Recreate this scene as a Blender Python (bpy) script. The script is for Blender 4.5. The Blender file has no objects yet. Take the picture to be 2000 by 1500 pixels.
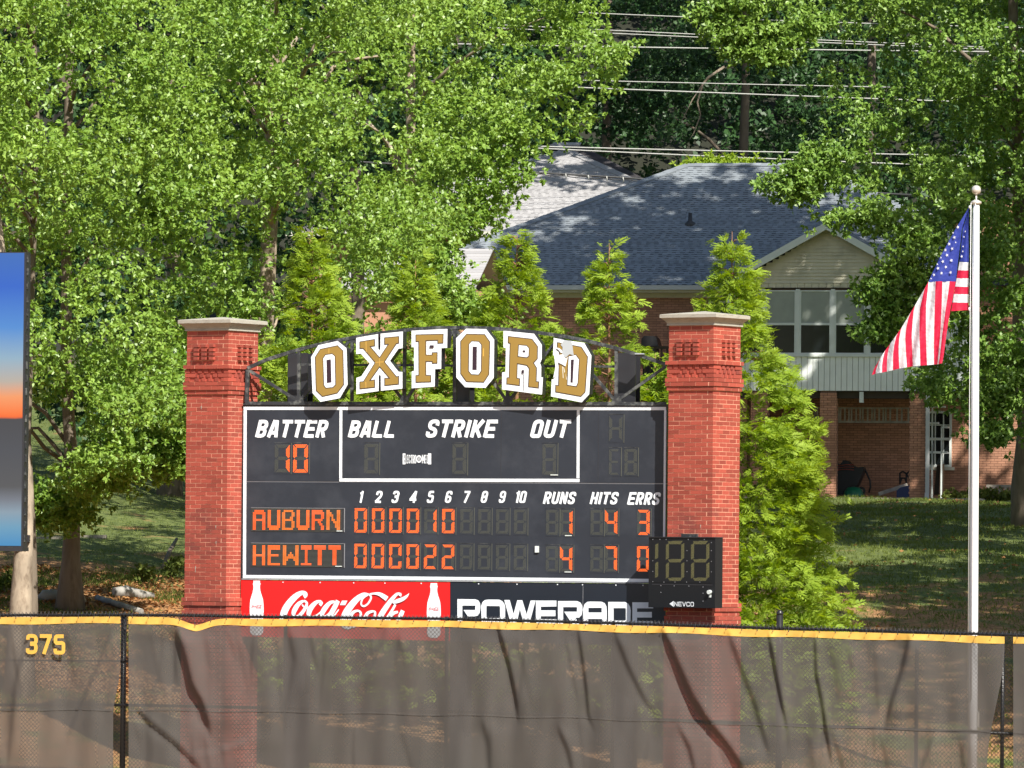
import bpy, math, random
import numpy as np
from mathutils import Vector, Matrix

random.seed(7)
rng = np.random.default_rng(11)
SC = bpy.context.scene
COL = SC.collection
PI = math.pi

# ------------------------------------------------------------------ camera
CAM = Vector((0.0, 0.0, 3.4))
FPX = 12000.0                       # focal length in pixels of a 2000 px wide picture
PITCH = math.atan(350 / FPX)
ROLL = 0.009
_f = Vector((0, math.cos(PITCH), math.sin(PITCH)))
_u0 = Vector((0, -math.sin(PITCH), math.cos(PITCH)))
_r0 = Vector((1, 0, 0))
_r = (_r0 * math.cos(ROLL) + _u0 * math.sin(ROLL)).normalized()
_u = (_u0 * math.cos(ROLL) - _r0 * math.sin(ROLL)).normalized()
cd = bpy.data.cameras.new("camera")
cam = bpy.data.objects.new("camera", cd)
COL.objects.link(cam)
cd.sensor_width = 36.0
cd.lens = FPX / 2000 * 36.0
cd.clip_start = 1.0
cd.clip_end = 1500.0
M = Matrix((( _r.x, _u.x, -_f.x, CAM.x), (_r.y, _u.y, -_f.y, CAM.y), (_r.z, _u.z, -_f.z, CAM.z), (0, 0, 0, 1)))
cam.matrix_world = M
SC.camera = cam

# ------------------------------------------------------------------ light
SUN_AZ, SUN_EL = math.radians(27), math.radians(45)      # azimuth: to the right of the direction back to the camera
SUN_DIR = Vector((math.sin(SUN_AZ) * math.cos(SUN_EL), -math.cos(SUN_AZ) * math.cos(SUN_EL), math.sin(SUN_EL)))
world = bpy.data.worlds.new("World")
SC.world = world
world.use_nodes = True
wn = world.node_tree
sky = wn.nodes.new("ShaderNodeTexSky")
sky.sky_type = 'NISHITA'
sky.sun_disc = False
sky.sun_elevation = SUN_EL
sky.sun_rotation = math.radians(180 - 27)
bg = wn.nodes["Background"]
wn.links.new(sky.outputs[0], bg.inputs[0])
bg.inputs[1].default_value = 0.075
sd = bpy.data.lights.new("sun", 'SUN')
sd.energy = 4.8
sd.angle = math.radians(0.5)
sd.color = (1.0, 0.955, 0.87)
so = bpy.data.objects.new("sun", sd)
COL.objects.link(so)
so.rotation_euler = SUN_DIR.to_track_quat('Z', 'Y').to_euler()
so.location = (20, -40, 60)
vs = SC.view_settings
vs.view_transform = 'Standard'
vs.look = 'None'
vs.exposure = 0.74
vs.gamma = 1.0
vs.use_curve_mapping = False
try:
    SC.cycles.transparent_max_bounces = 24
    SC.cycles.max_bounces = 6
    SC.cycles.diffuse_bounces = 3
    SC.cycles.transmission_bounces = 4
    SC.cycles.use_adaptive_sampling = True
except Exception:
    pass


def ray(px, py):
    return (_r * (px - 1000) + _u * (750 - py) + _f * FPX)


def P(px, py, Y):
    d = ray(px, py)
    return CAM + d * (Y / d.y)


class Frame:
    """A vertical frame of reference: local x to the right along the thing, local y away from the viewer."""
    def __init__(self, o, yaw_deg):
        self.o = Vector(o)
        self.yaw = -math.radians(yaw_deg)
        self.R = Matrix.Rotation(self.yaw, 3, 'Z')
        self.Ri = self.R.inverted()

    def L(self, px, py, ly=0.0):
        c = self.Ri @ (CAM - self.o)
        d = self.Ri @ ray(px, py)
        t = (ly - c.y) / d.y
        return c + d * t

    def W(self, v):
        return self.R @ Vector(v) + self.o


# ------------------------------------------------------------------ materials
MATS = {}


def srgb(r, g, b):
    f = lambda c: (c / 255 / 12.92) if c / 255 <= 0.04045 else ((c / 255 + 0.055) / 1.055) ** 2.4
    return (f(r), f(g), f(b), 1)


def mat(name, col, rough=0.7, metal=0.0, spec=0.5, var=0.0, var_scale=3.0, dirt=None, dirt_scale=1.5, dirt_amt=0.5,
        bump=0.0, bump_scale=40.0, stretch=(1, 1, 1), emit=None, emit_s=0.0, huevar=0.0):
    m = bpy.data.materials.new(name)
    m.use_nodes = True
    nt = m.node_tree
    N, Lk = nt.nodes, nt.links
    b = N["Principled BSDF"]
    b.inputs["Roughness"].default_value = rough
    b.inputs["Metallic"].default_value = metal
    b.inputs["Specular IOR Level"].default_value = spec
    c = tuple(col[:3]) + (1,)
    tc = N.new("ShaderNodeTexCoord")
    mp = N.new("ShaderNodeMapping")
    mp.inputs["Scale"].default_value = stretch
    Lk.new(tc.outputs["Object"], mp.inputs[0])
    cur = None
    rgb = N.new("ShaderNodeRGB")
    rgb.outputs[0].default_value = c
    cur = rgb.outputs[0]
    if var > 0 or huevar > 0:
        nz = N.new("ShaderNodeTexNoise")
        nz.inputs["Scale"].default_value = var_scale
        nz.inputs["Detail"].default_value = 5
        Lk.new(mp.outputs[0], nz.inputs["Vector"])
        geo = N.new("ShaderNodeNewGeometry")
        oi = N.new("ShaderNodeObjectInfo")
        ad = N.new("ShaderNodeMath"); ad.operation = 'ADD'
        Lk.new(geo.outputs["Random Per Island"], ad.inputs[0]); Lk.new(oi.outputs["Random"], ad.inputs[1])
        fr = N.new("ShaderNodeMath"); fr.operation = 'FRACT'
        Lk.new(ad.outputs[0], fr.inputs[0])
        mr = N.new("ShaderNodeMapRange")
        mr.inputs[3].default_value = 1 - huevar; mr.inputs[4].default_value = 1 + huevar
        Lk.new(fr.outputs[0], mr.inputs[0])
        mr2 = N.new("ShaderNodeMapRange")
        mr2.inputs[1].default_value = 0.3; mr2.inputs[2].default_value = 0.7
        mr2.inputs[3].default_value = 1 - var; mr2.inputs[4].default_value = 1 + var
        Lk.new(nz.outputs[0], mr2.inputs[0])
        mu = N.new("ShaderNodeMath"); mu.operation = 'MULTIPLY'
        Lk.new(mr.outputs[0], mu.inputs[0]); Lk.new(mr2.outputs[0], mu.inputs[1])
        hs = N.new("ShaderNodeHueSaturation")
        Lk.new(cur, hs.inputs["Color"]); Lk.new(mu.outputs[0], hs.inputs["Value"])
        cur = hs.outputs[0]
    if dirt is not None:
        n2 = N.new("ShaderNodeTexNoise")
        n2.inputs["Scale"].default_value = dirt_scale
        n2.inputs["Detail"].default_value = 8
        n2.inputs["Roughness"].default_value = 0.65
        Lk.new(mp.outputs[0], n2.inputs["Vector"])
        r2 = N.new("ShaderNodeMapRange")
        r2.inputs[1].default_value = 0.48; r2.inputs[2].default_value = 0.68
        r2.inputs[4].default_value = dirt_amt
        Lk.new(n2.outputs[0], r2.inputs[0])
        mx = N.new("ShaderNodeMix"); mx.data_type = 'RGBA'
        mx.inputs["B"].default_value = tuple(dirt[:3]) + (1,)
        Lk.new(r2.outputs[0], mx.inputs["Factor"]); Lk.new(cur, mx.inputs["A"])
        cur = mx.outputs["Result"]
    Lk.new(cur, b.inputs["Base Color"])
    if bump > 0:
        n3 = N.new("ShaderNodeTexNoise"); n3.inputs["Scale"].default_value = bump_scale; n3.inputs["Detail"].default_value = 4
        Lk.new(mp.outputs[0], n3.inputs["Vector"])
        bp = N.new("ShaderNodeBump"); bp.inputs["Strength"].default_value = bump; bp.inputs["Distance"].default_value = 0.01
        Lk.new(n3.outputs[0], bp.inputs["Height"]); Lk.new(bp.outputs[0], b.inputs["Normal"])
    if emit:
        b.inputs["Emission Color"].default_value = tuple(emit[:3]) + (1,)
        b.inputs["Emission Strength"].default_value = emit_s
    MATS[name] = m
    return m


def leaf_mat(name, col, col2, rough=0.38, trans=0.35, spec=0.55, patch_scale=0.5):
    m = bpy.data.materials.new(name); m.use_nodes = True
    nt = m.node_tree; N, Lk = nt.nodes, nt.links
    b = N["Principled BSDF"]; out = N["Material Output"]
    b.inputs["Roughness"].default_value = rough
    b.inputs["Specular IOR Level"].default_value = spec
    geo = N.new("ShaderNodeNewGeometry")
    tc = N.new("ShaderNodeTexCoord")
    nz = N.new("ShaderNodeTexNoise"); nz.inputs["Scale"].default_value = patch_scale; nz.inputs["Detail"].default_value = 3
    Lk.new(tc.outputs["Object"], nz.inputs["Vector"])
    ma = N.new("ShaderNodeMath"); ma.operation = 'MULTIPLY_ADD'
    ma.inputs[1].default_value = 0.55
    Lk.new(geo.outputs["Random Per Island"], ma.inputs[0])
    mr = N.new("ShaderNodeMapRange"); mr.inputs[1].default_value = 0.3; mr.inputs[2].default_value = 0.7; mr.inputs[4].default_value = 0.45
    Lk.new(nz.outputs[0], mr.inputs[0]); Lk.new(mr.outputs[0], ma.inputs[2])
    mx = N.new("ShaderNodeMix"); mx.data_type = 'RGBA'
    mx.inputs["A"].default_value = tuple(col[:3]) + (1,); mx.inputs["B"].default_value = tuple(col2[:3]) + (1,)
    Lk.new(ma.outputs[0], mx.inputs["Factor"])
    Lk.new(mx.outputs["Result"], b.inputs["Base Color"])
    tr = N.new("ShaderNodeBsdfTranslucent")
    hs = N.new("ShaderNodeHueSaturation"); hs.inputs["Hue"].default_value = 0.485; hs.inputs["Saturation"].default_value = 1.1; hs.inputs["Value"].default_value = 1.5
    Lk.new(mx.outputs["Result"], hs.inputs["Color"]); Lk.new(hs.outputs[0], tr.inputs[0])
    ms = N.new("ShaderNodeMixShader"); ms.inputs[0].default_value = trans
    Lk.new(b.outputs[0], ms.inputs[1]); Lk.new(tr.outputs[0], ms.inputs[2]); Lk.new(ms.outputs[0], out.inputs[0])
    MATS[name] = m
    return m


# masonry, metal, paint
mat('brick_red', (0.37, 0.068, 0.042), 0.8, huevar=0.22, var=0.14, var_scale=1.2, bump=0.4, bump_scale=60, dirt=(0.13, 0.04, 0.035), dirt_scale=1.3, dirt_amt=0.6)
mat('mortar_tan', (0.70, 0.36, 0.24), 0.9, var=0.1, var_scale=8)
mat('cast_stone', (0.42, 0.39, 0.33), 0.85, var=0.15, var_scale=4, dirt=(0.14, 0.12, 0.09), dirt_scale=4, dirt_amt=0.6, stretch=(1, 1, 3))
mat('board_black', (0.022, 0.026, 0.036), 0.42, spec=0.5, var=0.12, var_scale=1.2, dirt=(0.06, 0.066, 0.08), dirt_scale=2.0, dirt_amt=0.35)
mat('banner_black', (0.011, 0.015, 0.024), 0.35, var=0.12, var_scale=1.2)
mat('white_paint', (0.80, 0.83, 0.86), 0.45, var=0.03, var_scale=3)
mat('white_vinyl', (0.80, 0.83, 0.86), 0.4, var=0.02, var_scale=2)
mat('light_edge', (0.35, 0.36, 0.38), 0.4)
mat('seam_metal', (0.30, 0.30, 0.32), 0.4, metal=0.3)
mat('gold_paint', (0.30, 0.185, 0.038), 0.5, var=0.03, var_scale=3)
mat('outline_brown', (0.05, 0.03, 0.03), 0.5)
mat('slot_dark', (0.03, 0.012, 0.022), 0.5)
mat('steel_black', (0.03, 0.032, 0.036), 0.45, spec=0.5, dirt=(0.33, 0.34, 0.31), dirt_scale=9, dirt_amt=0.45, var=0.15)
mat('steel_side', (0.028, 0.028, 0.033), 0.35, spec=0.6)
mat('worn_sheet', (0.42, 0.45, 0.47), 0.5)
mat('coke_red', (0.66, 0.010, 0.010), 0.4, var=0.06, var_scale=1.5)
mat('logo_red', (0.55, 0.05, 0.06), 0.5)
mat('led_lit', (0.3, 0.05, 0.01), 0.5, emit=(1.0, 0.155, 0.022), emit_s=0.95)
mat('led_lit_red', (0.3, 0.05, 0.01), 0.5, emit=(1.0, 0.12, 0.02), emit_s=0.8)
mat('led_lit_amber', (0.3, 0.08, 0.01), 0.5, emit=(0.85, 0.19, 0.03), emit_s=0.75)
mat('led_off', (0.105, 0.110, 0.085), 0.5)
mat('led_off_yellow', (0.22, 0.205, 0.085), 0.5)
mat('clock_black', (0.010, 0.011, 0.013), 0.4, spec=0.4)
mat('fence_black', (0.018, 0.017, 0.018), 0.35, spec=0.6)
mat('hem_yellow', (0.66, 0.40, 0.075), 0.7, var=0.12, var_scale=5, dirt=(0.55, 0.26, 0.06), dirt_scale=6, dirt_amt=0.4)
mat('numeral_yellow', (0.66, 0.38, 0.06), 0.7, var=0.04)
mat('pole_white', (0.80, 0.81, 0.84), 0.3, spec=0.5, var=0.03, var_scale=1)
mat('pole_ball', (0.72, 0.68, 0.62), 0.3, metal=0.4)
mat('rope_white', (0.7, 0.7, 0.7), 0.8)
mat('house_brick', (0.45, 0.225, 0.14), 0.85, huevar=0.17, var=0.12, var_scale=0.6, bump=0.3, bump_scale=60)
mat('house_mortar', (0.16, 0.095, 0.07), 0.95, var=0.1)
mat('shingle_slate', (0.215, 0.24, 0.262), 0.85, huevar=0.16, var=0.08, var_scale=0.8)
mat('shingle_under', (0.025, 0.03, 0.04), 0.9)
mat('shingle_light', (0.36, 0.35, 0.35), 0.85, huevar=0.12, var=0.08, var_scale=0.8)
mat('shingle_light_under', (0.11, 0.10, 0.105), 0.9)
mat('trim_cream', (0.62, 0.60, 0.50), 0.6, var=0.05, dirt=(0.35, 0.33, 0.25), dirt_scale=3, dirt_amt=0.4)
mat('siding_cream', (0.62, 0.58, 0.44), 0.6, dirt=(0.30, 0.29, 0.20), dirt_scale=0.9, dirt_amt=0.75, var=0.04)
mat('siding_pale', (0.80, 0.83, 0.80), 0.6, var=0.04)
mat('frame_white', (0.66, 0.70, 0.67), 0.5, var=0.03)
mat('gutter_grey', (0.50, 0.51, 0.50), 0.5)
mat('glass_dark', (0.008, 0.011, 0.012), 0.12, spec=0.5)
mat('blind_grey', (0.30, 0.33, 0.29), 0.5, var=0.12, var_scale=2)
mat('wood_dark', (0.045, 0.033, 0.02), 0.8)
mat('wood_tan', (0.40, 0.26, 0.16), 0.8, var=0.15, var_scale=4)
mat('wood_weathered', (0.35, 0.31, 0.26), 0.85, var=0.2, var_scale=6)
mat('black_cover', (0.012, 0.012, 0.014), 0.5)
mat('green_plastic', (0.01, 0.16, 0.08), 0.4)
mat('blue_plastic', (0.012, 0.03, 0.13), 0.35)
mat('concrete', (0.32, 0.28, 0.23), 0.9, var=0.12)
mat('wire_metal', (0.40, 0.40, 0.37), 0.5)
mat('barb_metal', (0.14, 0.14, 0.14), 0.4)
mat('cable_black', (0.04, 0.04, 0.04), 0.5)
mat('bark_oak', (0.20, 0.16, 0.12), 0.95, var=0.35, var_scale=5, dirt=(0.07, 0.05, 0.035), dirt_scale=5, dirt_amt=0.8, bump=1.0, bump_scale=14, stretch=(1, 1, 0.25))
mat('bark_pale', (0.36, 0.29, 0.215), 0.95, var=0.35, var_scale=5, dirt=(0.13, 0.09, 0.06), dirt_scale=7, dirt_amt=0.85, bump=1.0, bump_scale=14, stretch=(1, 1, 0.4))
mat('bark_cypress', (0.26, 0.13, 0.07), 0.9)
mat('stone_grey', (0.30, 0.27, 0.23), 0.9, var=0.2, bump=0.6, bump_scale=8)
mat('log_grey', (0.34, 0.32, 0.29), 0.9, var=0.25, var_scale=5, dirt=(0.08, 0.07, 0.06), dirt_scale=3, dirt_amt=0.8)
mat('hair_dark', (0.02, 0.02, 0.02), 0.9)
leaf_mat('leaf_oak', (0.115, 0.235, 0.024), (0.340, 0.490, 0.090), rough=0.45, trans=0.28, spec=0.6)
leaf_mat('leaf_oak_right', (0.095, 0.205, 0.028), (0.290, 0.430, 0.085), rough=0.42, trans=0.22, spec=0.5)
leaf_mat('leaf_wood_shade', (0.014, 0.048, 0.016), (0.065, 0.140, 0.038), rough=0.45, trans=0.2, spec=0.4, patch_scale=0.25)  # darker leaf colours stand in for shade in the wood and second rank
leaf_mat('leaf_cypress', (0.17, 0.28, 0.024), (0.36, 0.47, 0.055), rough=0.6, trans=0.38, spec=0.25, patch_scale=1.2)
leaf_mat('grass_blade', (0.06, 0.10, 0.015), (0.19, 0.22, 0.05), rough=0.7, trans=0.3, spec=0.2, patch_scale=0.6)
leaf_mat('litter', (0.28, 0.12, 0.045), (0.52, 0.29, 0.12), rough=0.8, trans=0.1, spec=0.2, patch_scale=0.6)


def sunshade_mat():
    m = bpy.data.materials.new('windscreen_mesh'); m.use_nodes = True
    nt = m.node_tree; N, Lk = nt.nodes, nt.links
    N.remove(N["Principled BSDF"]); out = N["Material Output"]
    df = N.new("ShaderNodeBsdfDiffuse"); df.inputs[0].default_value = (0.118, 0.108, 0.100, 1)
    tl = N.new("ShaderNodeBsdfTranslucent"); tl.inputs[0].default_value = (0.10, 0.082, 0.07, 1)
    m1 = N.new("ShaderNodeMixShader"); m1.inputs[0].default_value = 0.15
    Lk.new(df.outputs[0], m1.inputs[1]); Lk.new(tl.outputs[0], m1.inputs[2])
    tp = N.new("ShaderNodeBsdfTransparent")
    tc = N.new("ShaderNodeTexCoord")
    nz = N.new("ShaderNodeTexNoise"); nz.inputs["Scale"].default_value = 2.2; nz.inputs["Detail"].default_value = 6
    mpn = N.new("ShaderNodeMapping"); mpn.inputs["Scale"].default_value = (1, 1, 0.35)
    Lk.new(tc.outputs["Object"], mpn.inputs[0]); Lk.new(mpn.outputs[0], nz.inputs["Vector"])
    mr = N.new("ShaderNodeMapRange"); mr.inputs[1].default_value = 0.3; mr.inputs[2].default_value = 0.7
    mr.inputs[3].default_value = 0.20; mr.inputs[4].default_value = 0.30
    Lk.new(nz.outputs[0], mr.inputs[0])
    lw = N.new("ShaderNodeLayerWeight"); lw.inputs[0].default_value = 0.5
    iv = N.new("ShaderNodeMath"); iv.operation = 'SUBTRACT'; iv.inputs[0].default_value = 1.0; Lk.new(lw.outputs["Facing"], iv.inputs[1])
    pw = N.new("ShaderNodeMath"); pw.operation = 'POWER'; pw.inputs[1].default_value = 1.6; Lk.new(iv.outputs[0], pw.inputs[0])
    ml = N.new("ShaderNodeMath"); ml.operation = 'MULTIPLY'; Lk.new(mr.outputs[0], ml.inputs[0]); Lk.new(pw.outputs[0], ml.inputs[1])
    m2 = N.new("ShaderNodeMixShader")
    Lk.new(ml.outputs[0], m2.inputs[0]); Lk.new(m1.outputs[0], m2.inputs[1]); Lk.new(tp.outputs[0], m2.inputs[2])
    Lk.new(m2.outputs[0], out.inputs[0])
    MATS['windscreen_mesh'] = m


sunshade_mat()


# ------------------------------------------------------------------ object helpers
def link(o, parent=None):
    COL.objects.link(o)
    if parent is not None:
        o.parent = parent
    return o


def empty(name, label, cat, loc=(0, 0, 0), yaw=0.0, group=None):
    o = bpy.data.objects.new(name, None)
    o.empty_display_size = 0.2
    o.location = loc; o.rotation_euler = (0, 0, yaw)
    o['label'] = label; o['category'] = cat
    if group: o['group'] = group
    return link(o)


def tag(o, label=None, cat=None, group=None, kind=None):
    if label: o['label'] = label
    if cat: o['category'] = cat
    if group: o['group'] = group
    if kind: o['kind'] = kind
    return o


class MB:
    def __init__(self):
        self.v = []; self.f = []; self.m = []; self.sm = []

    def face(self, pts, mi=0, smooth=False):
        b = len(self.v)
        self.v += [tuple(p) for p in pts]
        self.f.append(list(range(b, b + len(pts)))); self.m.append(mi); self.sm.append(smooth)

    def box(self, x0, x1, y0, y1, z0, z1, mi=0):
        b = len(self.v)
        self.v += [(x0, y0, z0), (x1, y0, z0), (x1, y1, z0), (x0, y1, z0), (x0, y0, z1), (x1, y0, z1), (x1, y1, z1), (x0, y1, z1)]
        for q in ((0, 1, 5, 4), (1, 2, 6, 5), (2, 3, 7, 6), (3, 0, 4, 7), (4, 5, 6, 7), (3, 2, 1, 0)):
            self.f.append([b + i for i in q]); self.m.append(mi); self.sm.append(False)
        return self

    def obox(self, o, ax, ay, az, mi=0):
        """box from corner o along three vectors (ax x ay = az)"""
        o, ax, ay, az = Vector(o), Vector(ax), Vector(ay), Vector(az)
        b = len(self.v)
        self.v += [tuple(p) for p in (o, o + ax, o + ax + ay, o + ay, o + az, o + ax + az, o + ax + ay + az, o + ay + az)]
        for q in ((0, 1, 5, 4), (1, 2, 6, 5), (2, 3, 7, 6), (3, 0, 4, 7), (4, 5, 6, 7), (3, 2, 1, 0)):
            self.f.append([b + i for i in q]); self.m.append(mi); self.sm.append(False)
        return self

    def bar(self, a, c, w, d=None, mi=0, up=(0, -1, 0)):
        """rectangular bar between two points"""
        a, c = Vector(a), Vector(c); d = d or w
        t = (c - a).normalized(); n = Vector(up)
        n = (n - t * n.dot(t)).normalized(); s = t.cross(n)
        o = a - s * w / 2 - n * d / 2
        self.obox(o, c - a, s * w, n * d, mi) if (c - a).cross(s).dot(n) > 0 else self.obox(o, s * w, c - a, n * d, mi)
        return self

    def tube(self, pts, rad, n=8, mi=0, caps=True):
        pts = [Vector(p) for p in pts]
        if not isinstance(rad, (list, tuple)): rad = [rad] * len(pts)
        rings = []
        ref = Vector((0.31, 0.95, 0.05))
        for i, p in enumerate(pts):
            t = (pts[min(i + 1, len(pts) - 1)] - pts[max(i - 1, 0)]).normalized()
            a = (ref - t * ref.dot(t)).normalized(); b_ = t.cross(a)
            base = len(self.v)
            for k in range(n):
                th = 2 * PI * k / n
                self.v.append(tuple(p + (a * math.cos(th) + b_ * math.sin(th)) * rad[i]))
            rings.append(base)
        for i in range(len(rings) - 1):
            for k in range(n):
                self.f.append([rings[i] + k, rings[i] + (k + 1) % n, rings[i + 1] + (k + 1) % n, rings[i + 1] + k]); self.m.append(mi); self.sm.append(True)
        if caps:
            self.f.append([rings[0] + k for k in range(n)][::-1]); self.m.append(mi); self.sm.append(False)
            self.f.append([rings[-1] + k for k in range(n)]); self.m.append(mi); self.sm.append(False)
        return self

    def lathe(self, prof, c=(0, 0, 0), n=16, mi=0):
        c = Vector(c); rings = []
        for r_, z in prof:
            base = len(self.v)
            for k in range(n):
                th = 2 * PI * k / n
                self.v.append((c.x + r_ * math.cos(th), c.y + r_ * math.sin(th), c.z + z))
            rings.append(base)
        for i in range(len(rings) - 1):
            for k in range(n):
                self.f.append([rings[i] + k, rings[i] + (k + 1) % n, rings[i + 1] + (k + 1) % n, rings[i + 1] + k]); self.m.append(mi); self.sm.append(True)
        self.f.append([rings[0] + k for k in range(n)][::-1]); self.m.append(mi); self.sm.append(False)
        self.f.append([rings[-1] + k for k in range(n)]); self.m.append(mi); self.sm.append(False)
        return self

    def prism(self, pts, yf, yb, mi=0, mside=None):
        """pts (x,z) outline; front cap at y=yf (facing -y), back at yb"""
        a = sum(pts[i][0] * pts[(i + 1) % len(pts)][1] - pts[(i + 1) % len(pts)][0] * pts[i][1] for i in range(len(pts)))
        if a < 0: pts = pts[::-1]
        n = len(pts); mside = mi if mside is None else mside
        self.face([(x, yf, z) for x, z in pts], mi)
        self.face([(x, yb, z) for x, z in pts][::-1], mside)
        for i in range(n):
            (x0, z0), (x1, z1) = pts[i], pts[(i + 1) % n]
            self.face([(x0, yf, z0), (x0, yb, z0), (x1, yb, z1), (x1, yf, z1)][::-1], mside)
        return self

    def mesh(self, name, mats):
        me = bpy.data.meshes.new(name)
        me.from_pydata(self.v, [], self.f)
        mats = [mats] if isinstance(mats, str) else mats
        for m_ in mats: me.materials.append(MATS[m_])
        if len(mats) > 1: me.polygons.foreach_set('material_index', self.m)
        if any(self.sm): me.polygons.foreach_set('use_smooth', self.sm)
        me.update()
        return me

    def build(self, name, mats, parent=None, loc=None, kind=None, label=None):
        o = bpy.data.objects.new(name, self.mesh(name, mats))
        if loc is not None: o.location = loc
        link(o, parent)
        if kind: o['kind'] = kind
        if label: o['label'] = label
        return o


def inst(name, mesh, parent, loc, rot=None, scale=None):
    o = bpy.data.objects.new(name, mesh); o.location = loc
    if rot: o.rotation_euler = rot
    if scale: o.scale = scale
    return link(o, parent)


def np_quads(name, V, material, parent=None, kind=None):
    """V: (N,4,3) quads -> one mesh object"""
    n = len(V)
    me = bpy.data.meshes.new(name)
    me.vertices.add(n * 4); me.vertices.foreach_set('co', V.astype(np.float32).ravel())
    me.loops.add(n * 4); me.loops.foreach_set('vertex_index', np.arange(n * 4, dtype=np.int32))
    me.polygons.add(n); me.polygons.foreach_set('loop_start', np.arange(0, n * 4, 4, dtype=np.int32))
    try: me.polygons.foreach_set('loop_total', np.full(n, 4, dtype=np.int32))
    except Exception: pass
    me.materials.append(MATS[material])
    me.update(calc_edges=True)
    o = bpy.data.objects.new(name, me); link(o, parent)
    if kind: o['kind'] = kind
    return o


def unit(a):
    return a / np.maximum(np.linalg.norm(a, axis=-1, keepdims=True), 1e-9)


def kites(base, d, L, W, nrm=None, fold=0.25):
    """leaf quads from base points along d"""
    n = len(base)
    if nrm is None: nrm = unit(rng.normal(size=(n, 3)))
    s = unit(np.cross(d, nrm)); up = np.cross(s, d)
    L = np.broadcast_to(np.asarray(L, float).reshape(-1, 1), (n, 1)); W = np.broadcast_to(np.asarray(W, float).reshape(-1, 1), (n, 1))
    tip = base + d * L
    mid = base + d * L * 0.55 + up * W * fold
    V = np.stack([base, mid + s * W * 0.5, tip, mid - s * W * 0.5], axis=1)
    return V


# ------------------------------------------------------------------ lettering
def rib(mb, pts, y0, step=0.00012, mi=0, smooth=0):
    """flat ribbon of varying width; pts (x,z,w) already in metres"""
    P_ = [np.array(p, float) for p in pts]
    if smooth:
        Q = []
        for i in range(len(P_) - 1):
            p0 = P_[max(i - 1, 0)]; p1 = P_[i]; p2 = P_[i + 1]; p3 = P_[min(i + 2, len(P_) - 1)]
            for k in range(smooth):
                t = k / smooth
                Q.append(0.5 * ((2 * p1) + (-p0 + p2) * t + (2 * p0 - 5 * p1 + 4 * p2 - p3) * t * t + (-p0 + 3 * p1 - 3 * p2 + p3) * t ** 3))
        Q.append(P_[-1]); P_ = Q
    Lp, Rp = [], []
    n = len(P_)
    for i in range(n):
        d0 = P_[i][:2] - P_[i - 1][:2] if i > 0 else P_[1][:2] - P_[0][:2]
        d1 = P_[i + 1][:2] - P_[i][:2] if i < n - 1 else d0
        d0 = d0 / max(np.hypot(*d0), 1e-9); d1 = d1 / max(np.hypot(*d1), 1e-9)
        n0 = np.array([-d0[1], d0[0]]); n1 = np.array([-d1[1], d1[0]])
        m_ = n0 + n1; m_ = m_ / max(np.hypot(*m_), 1e-9)
        k = 1 / max(m_.dot(n0), 0.5)
        w = P_[i][2] / 2
        Lp.append(P_[i][:2] + m_ * w * k); Rp.append(P_[i][:2] - m_ * w * k)
    for i in range(n - 1):
        ya, yb = y0 - step * i, y0 - step * (i + 1)
        q = [(Rp[i][0], ya, Rp[i][1]), (Rp[i + 1][0], yb, Rp[i + 1][1]), (Lp[i + 1][0], yb, Lp[i + 1][1]), (Lp[i][0], ya, Lp[i][1])]
        mb.face(q, mi)
    return y0 - step * n


def rp(pts, rad, seg=4):
    out = []
    n = len(pts)
    for i, p in enumerate(pts):
        if i in (0, n - 1): out.append(p); continue
        a, b, c = np.array(pts[i - 1], float), np.array(p, float), np.array(pts[i + 1], float)
        u, v = a - b, c - b
        lu, lv = np.hypot(*u), np.hypot(*v)
        r_ = min(rad, lu * 0.49, lv * 0.49)
        s, e = b + u / lu * r_, b + v / lv * r_
        for k in range(seg + 1):
            t = k / seg
            out.append(tuple((1 - t) ** 2 * s + 2 * t * (1 - t) * b + t * t * e))
    return out


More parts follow.
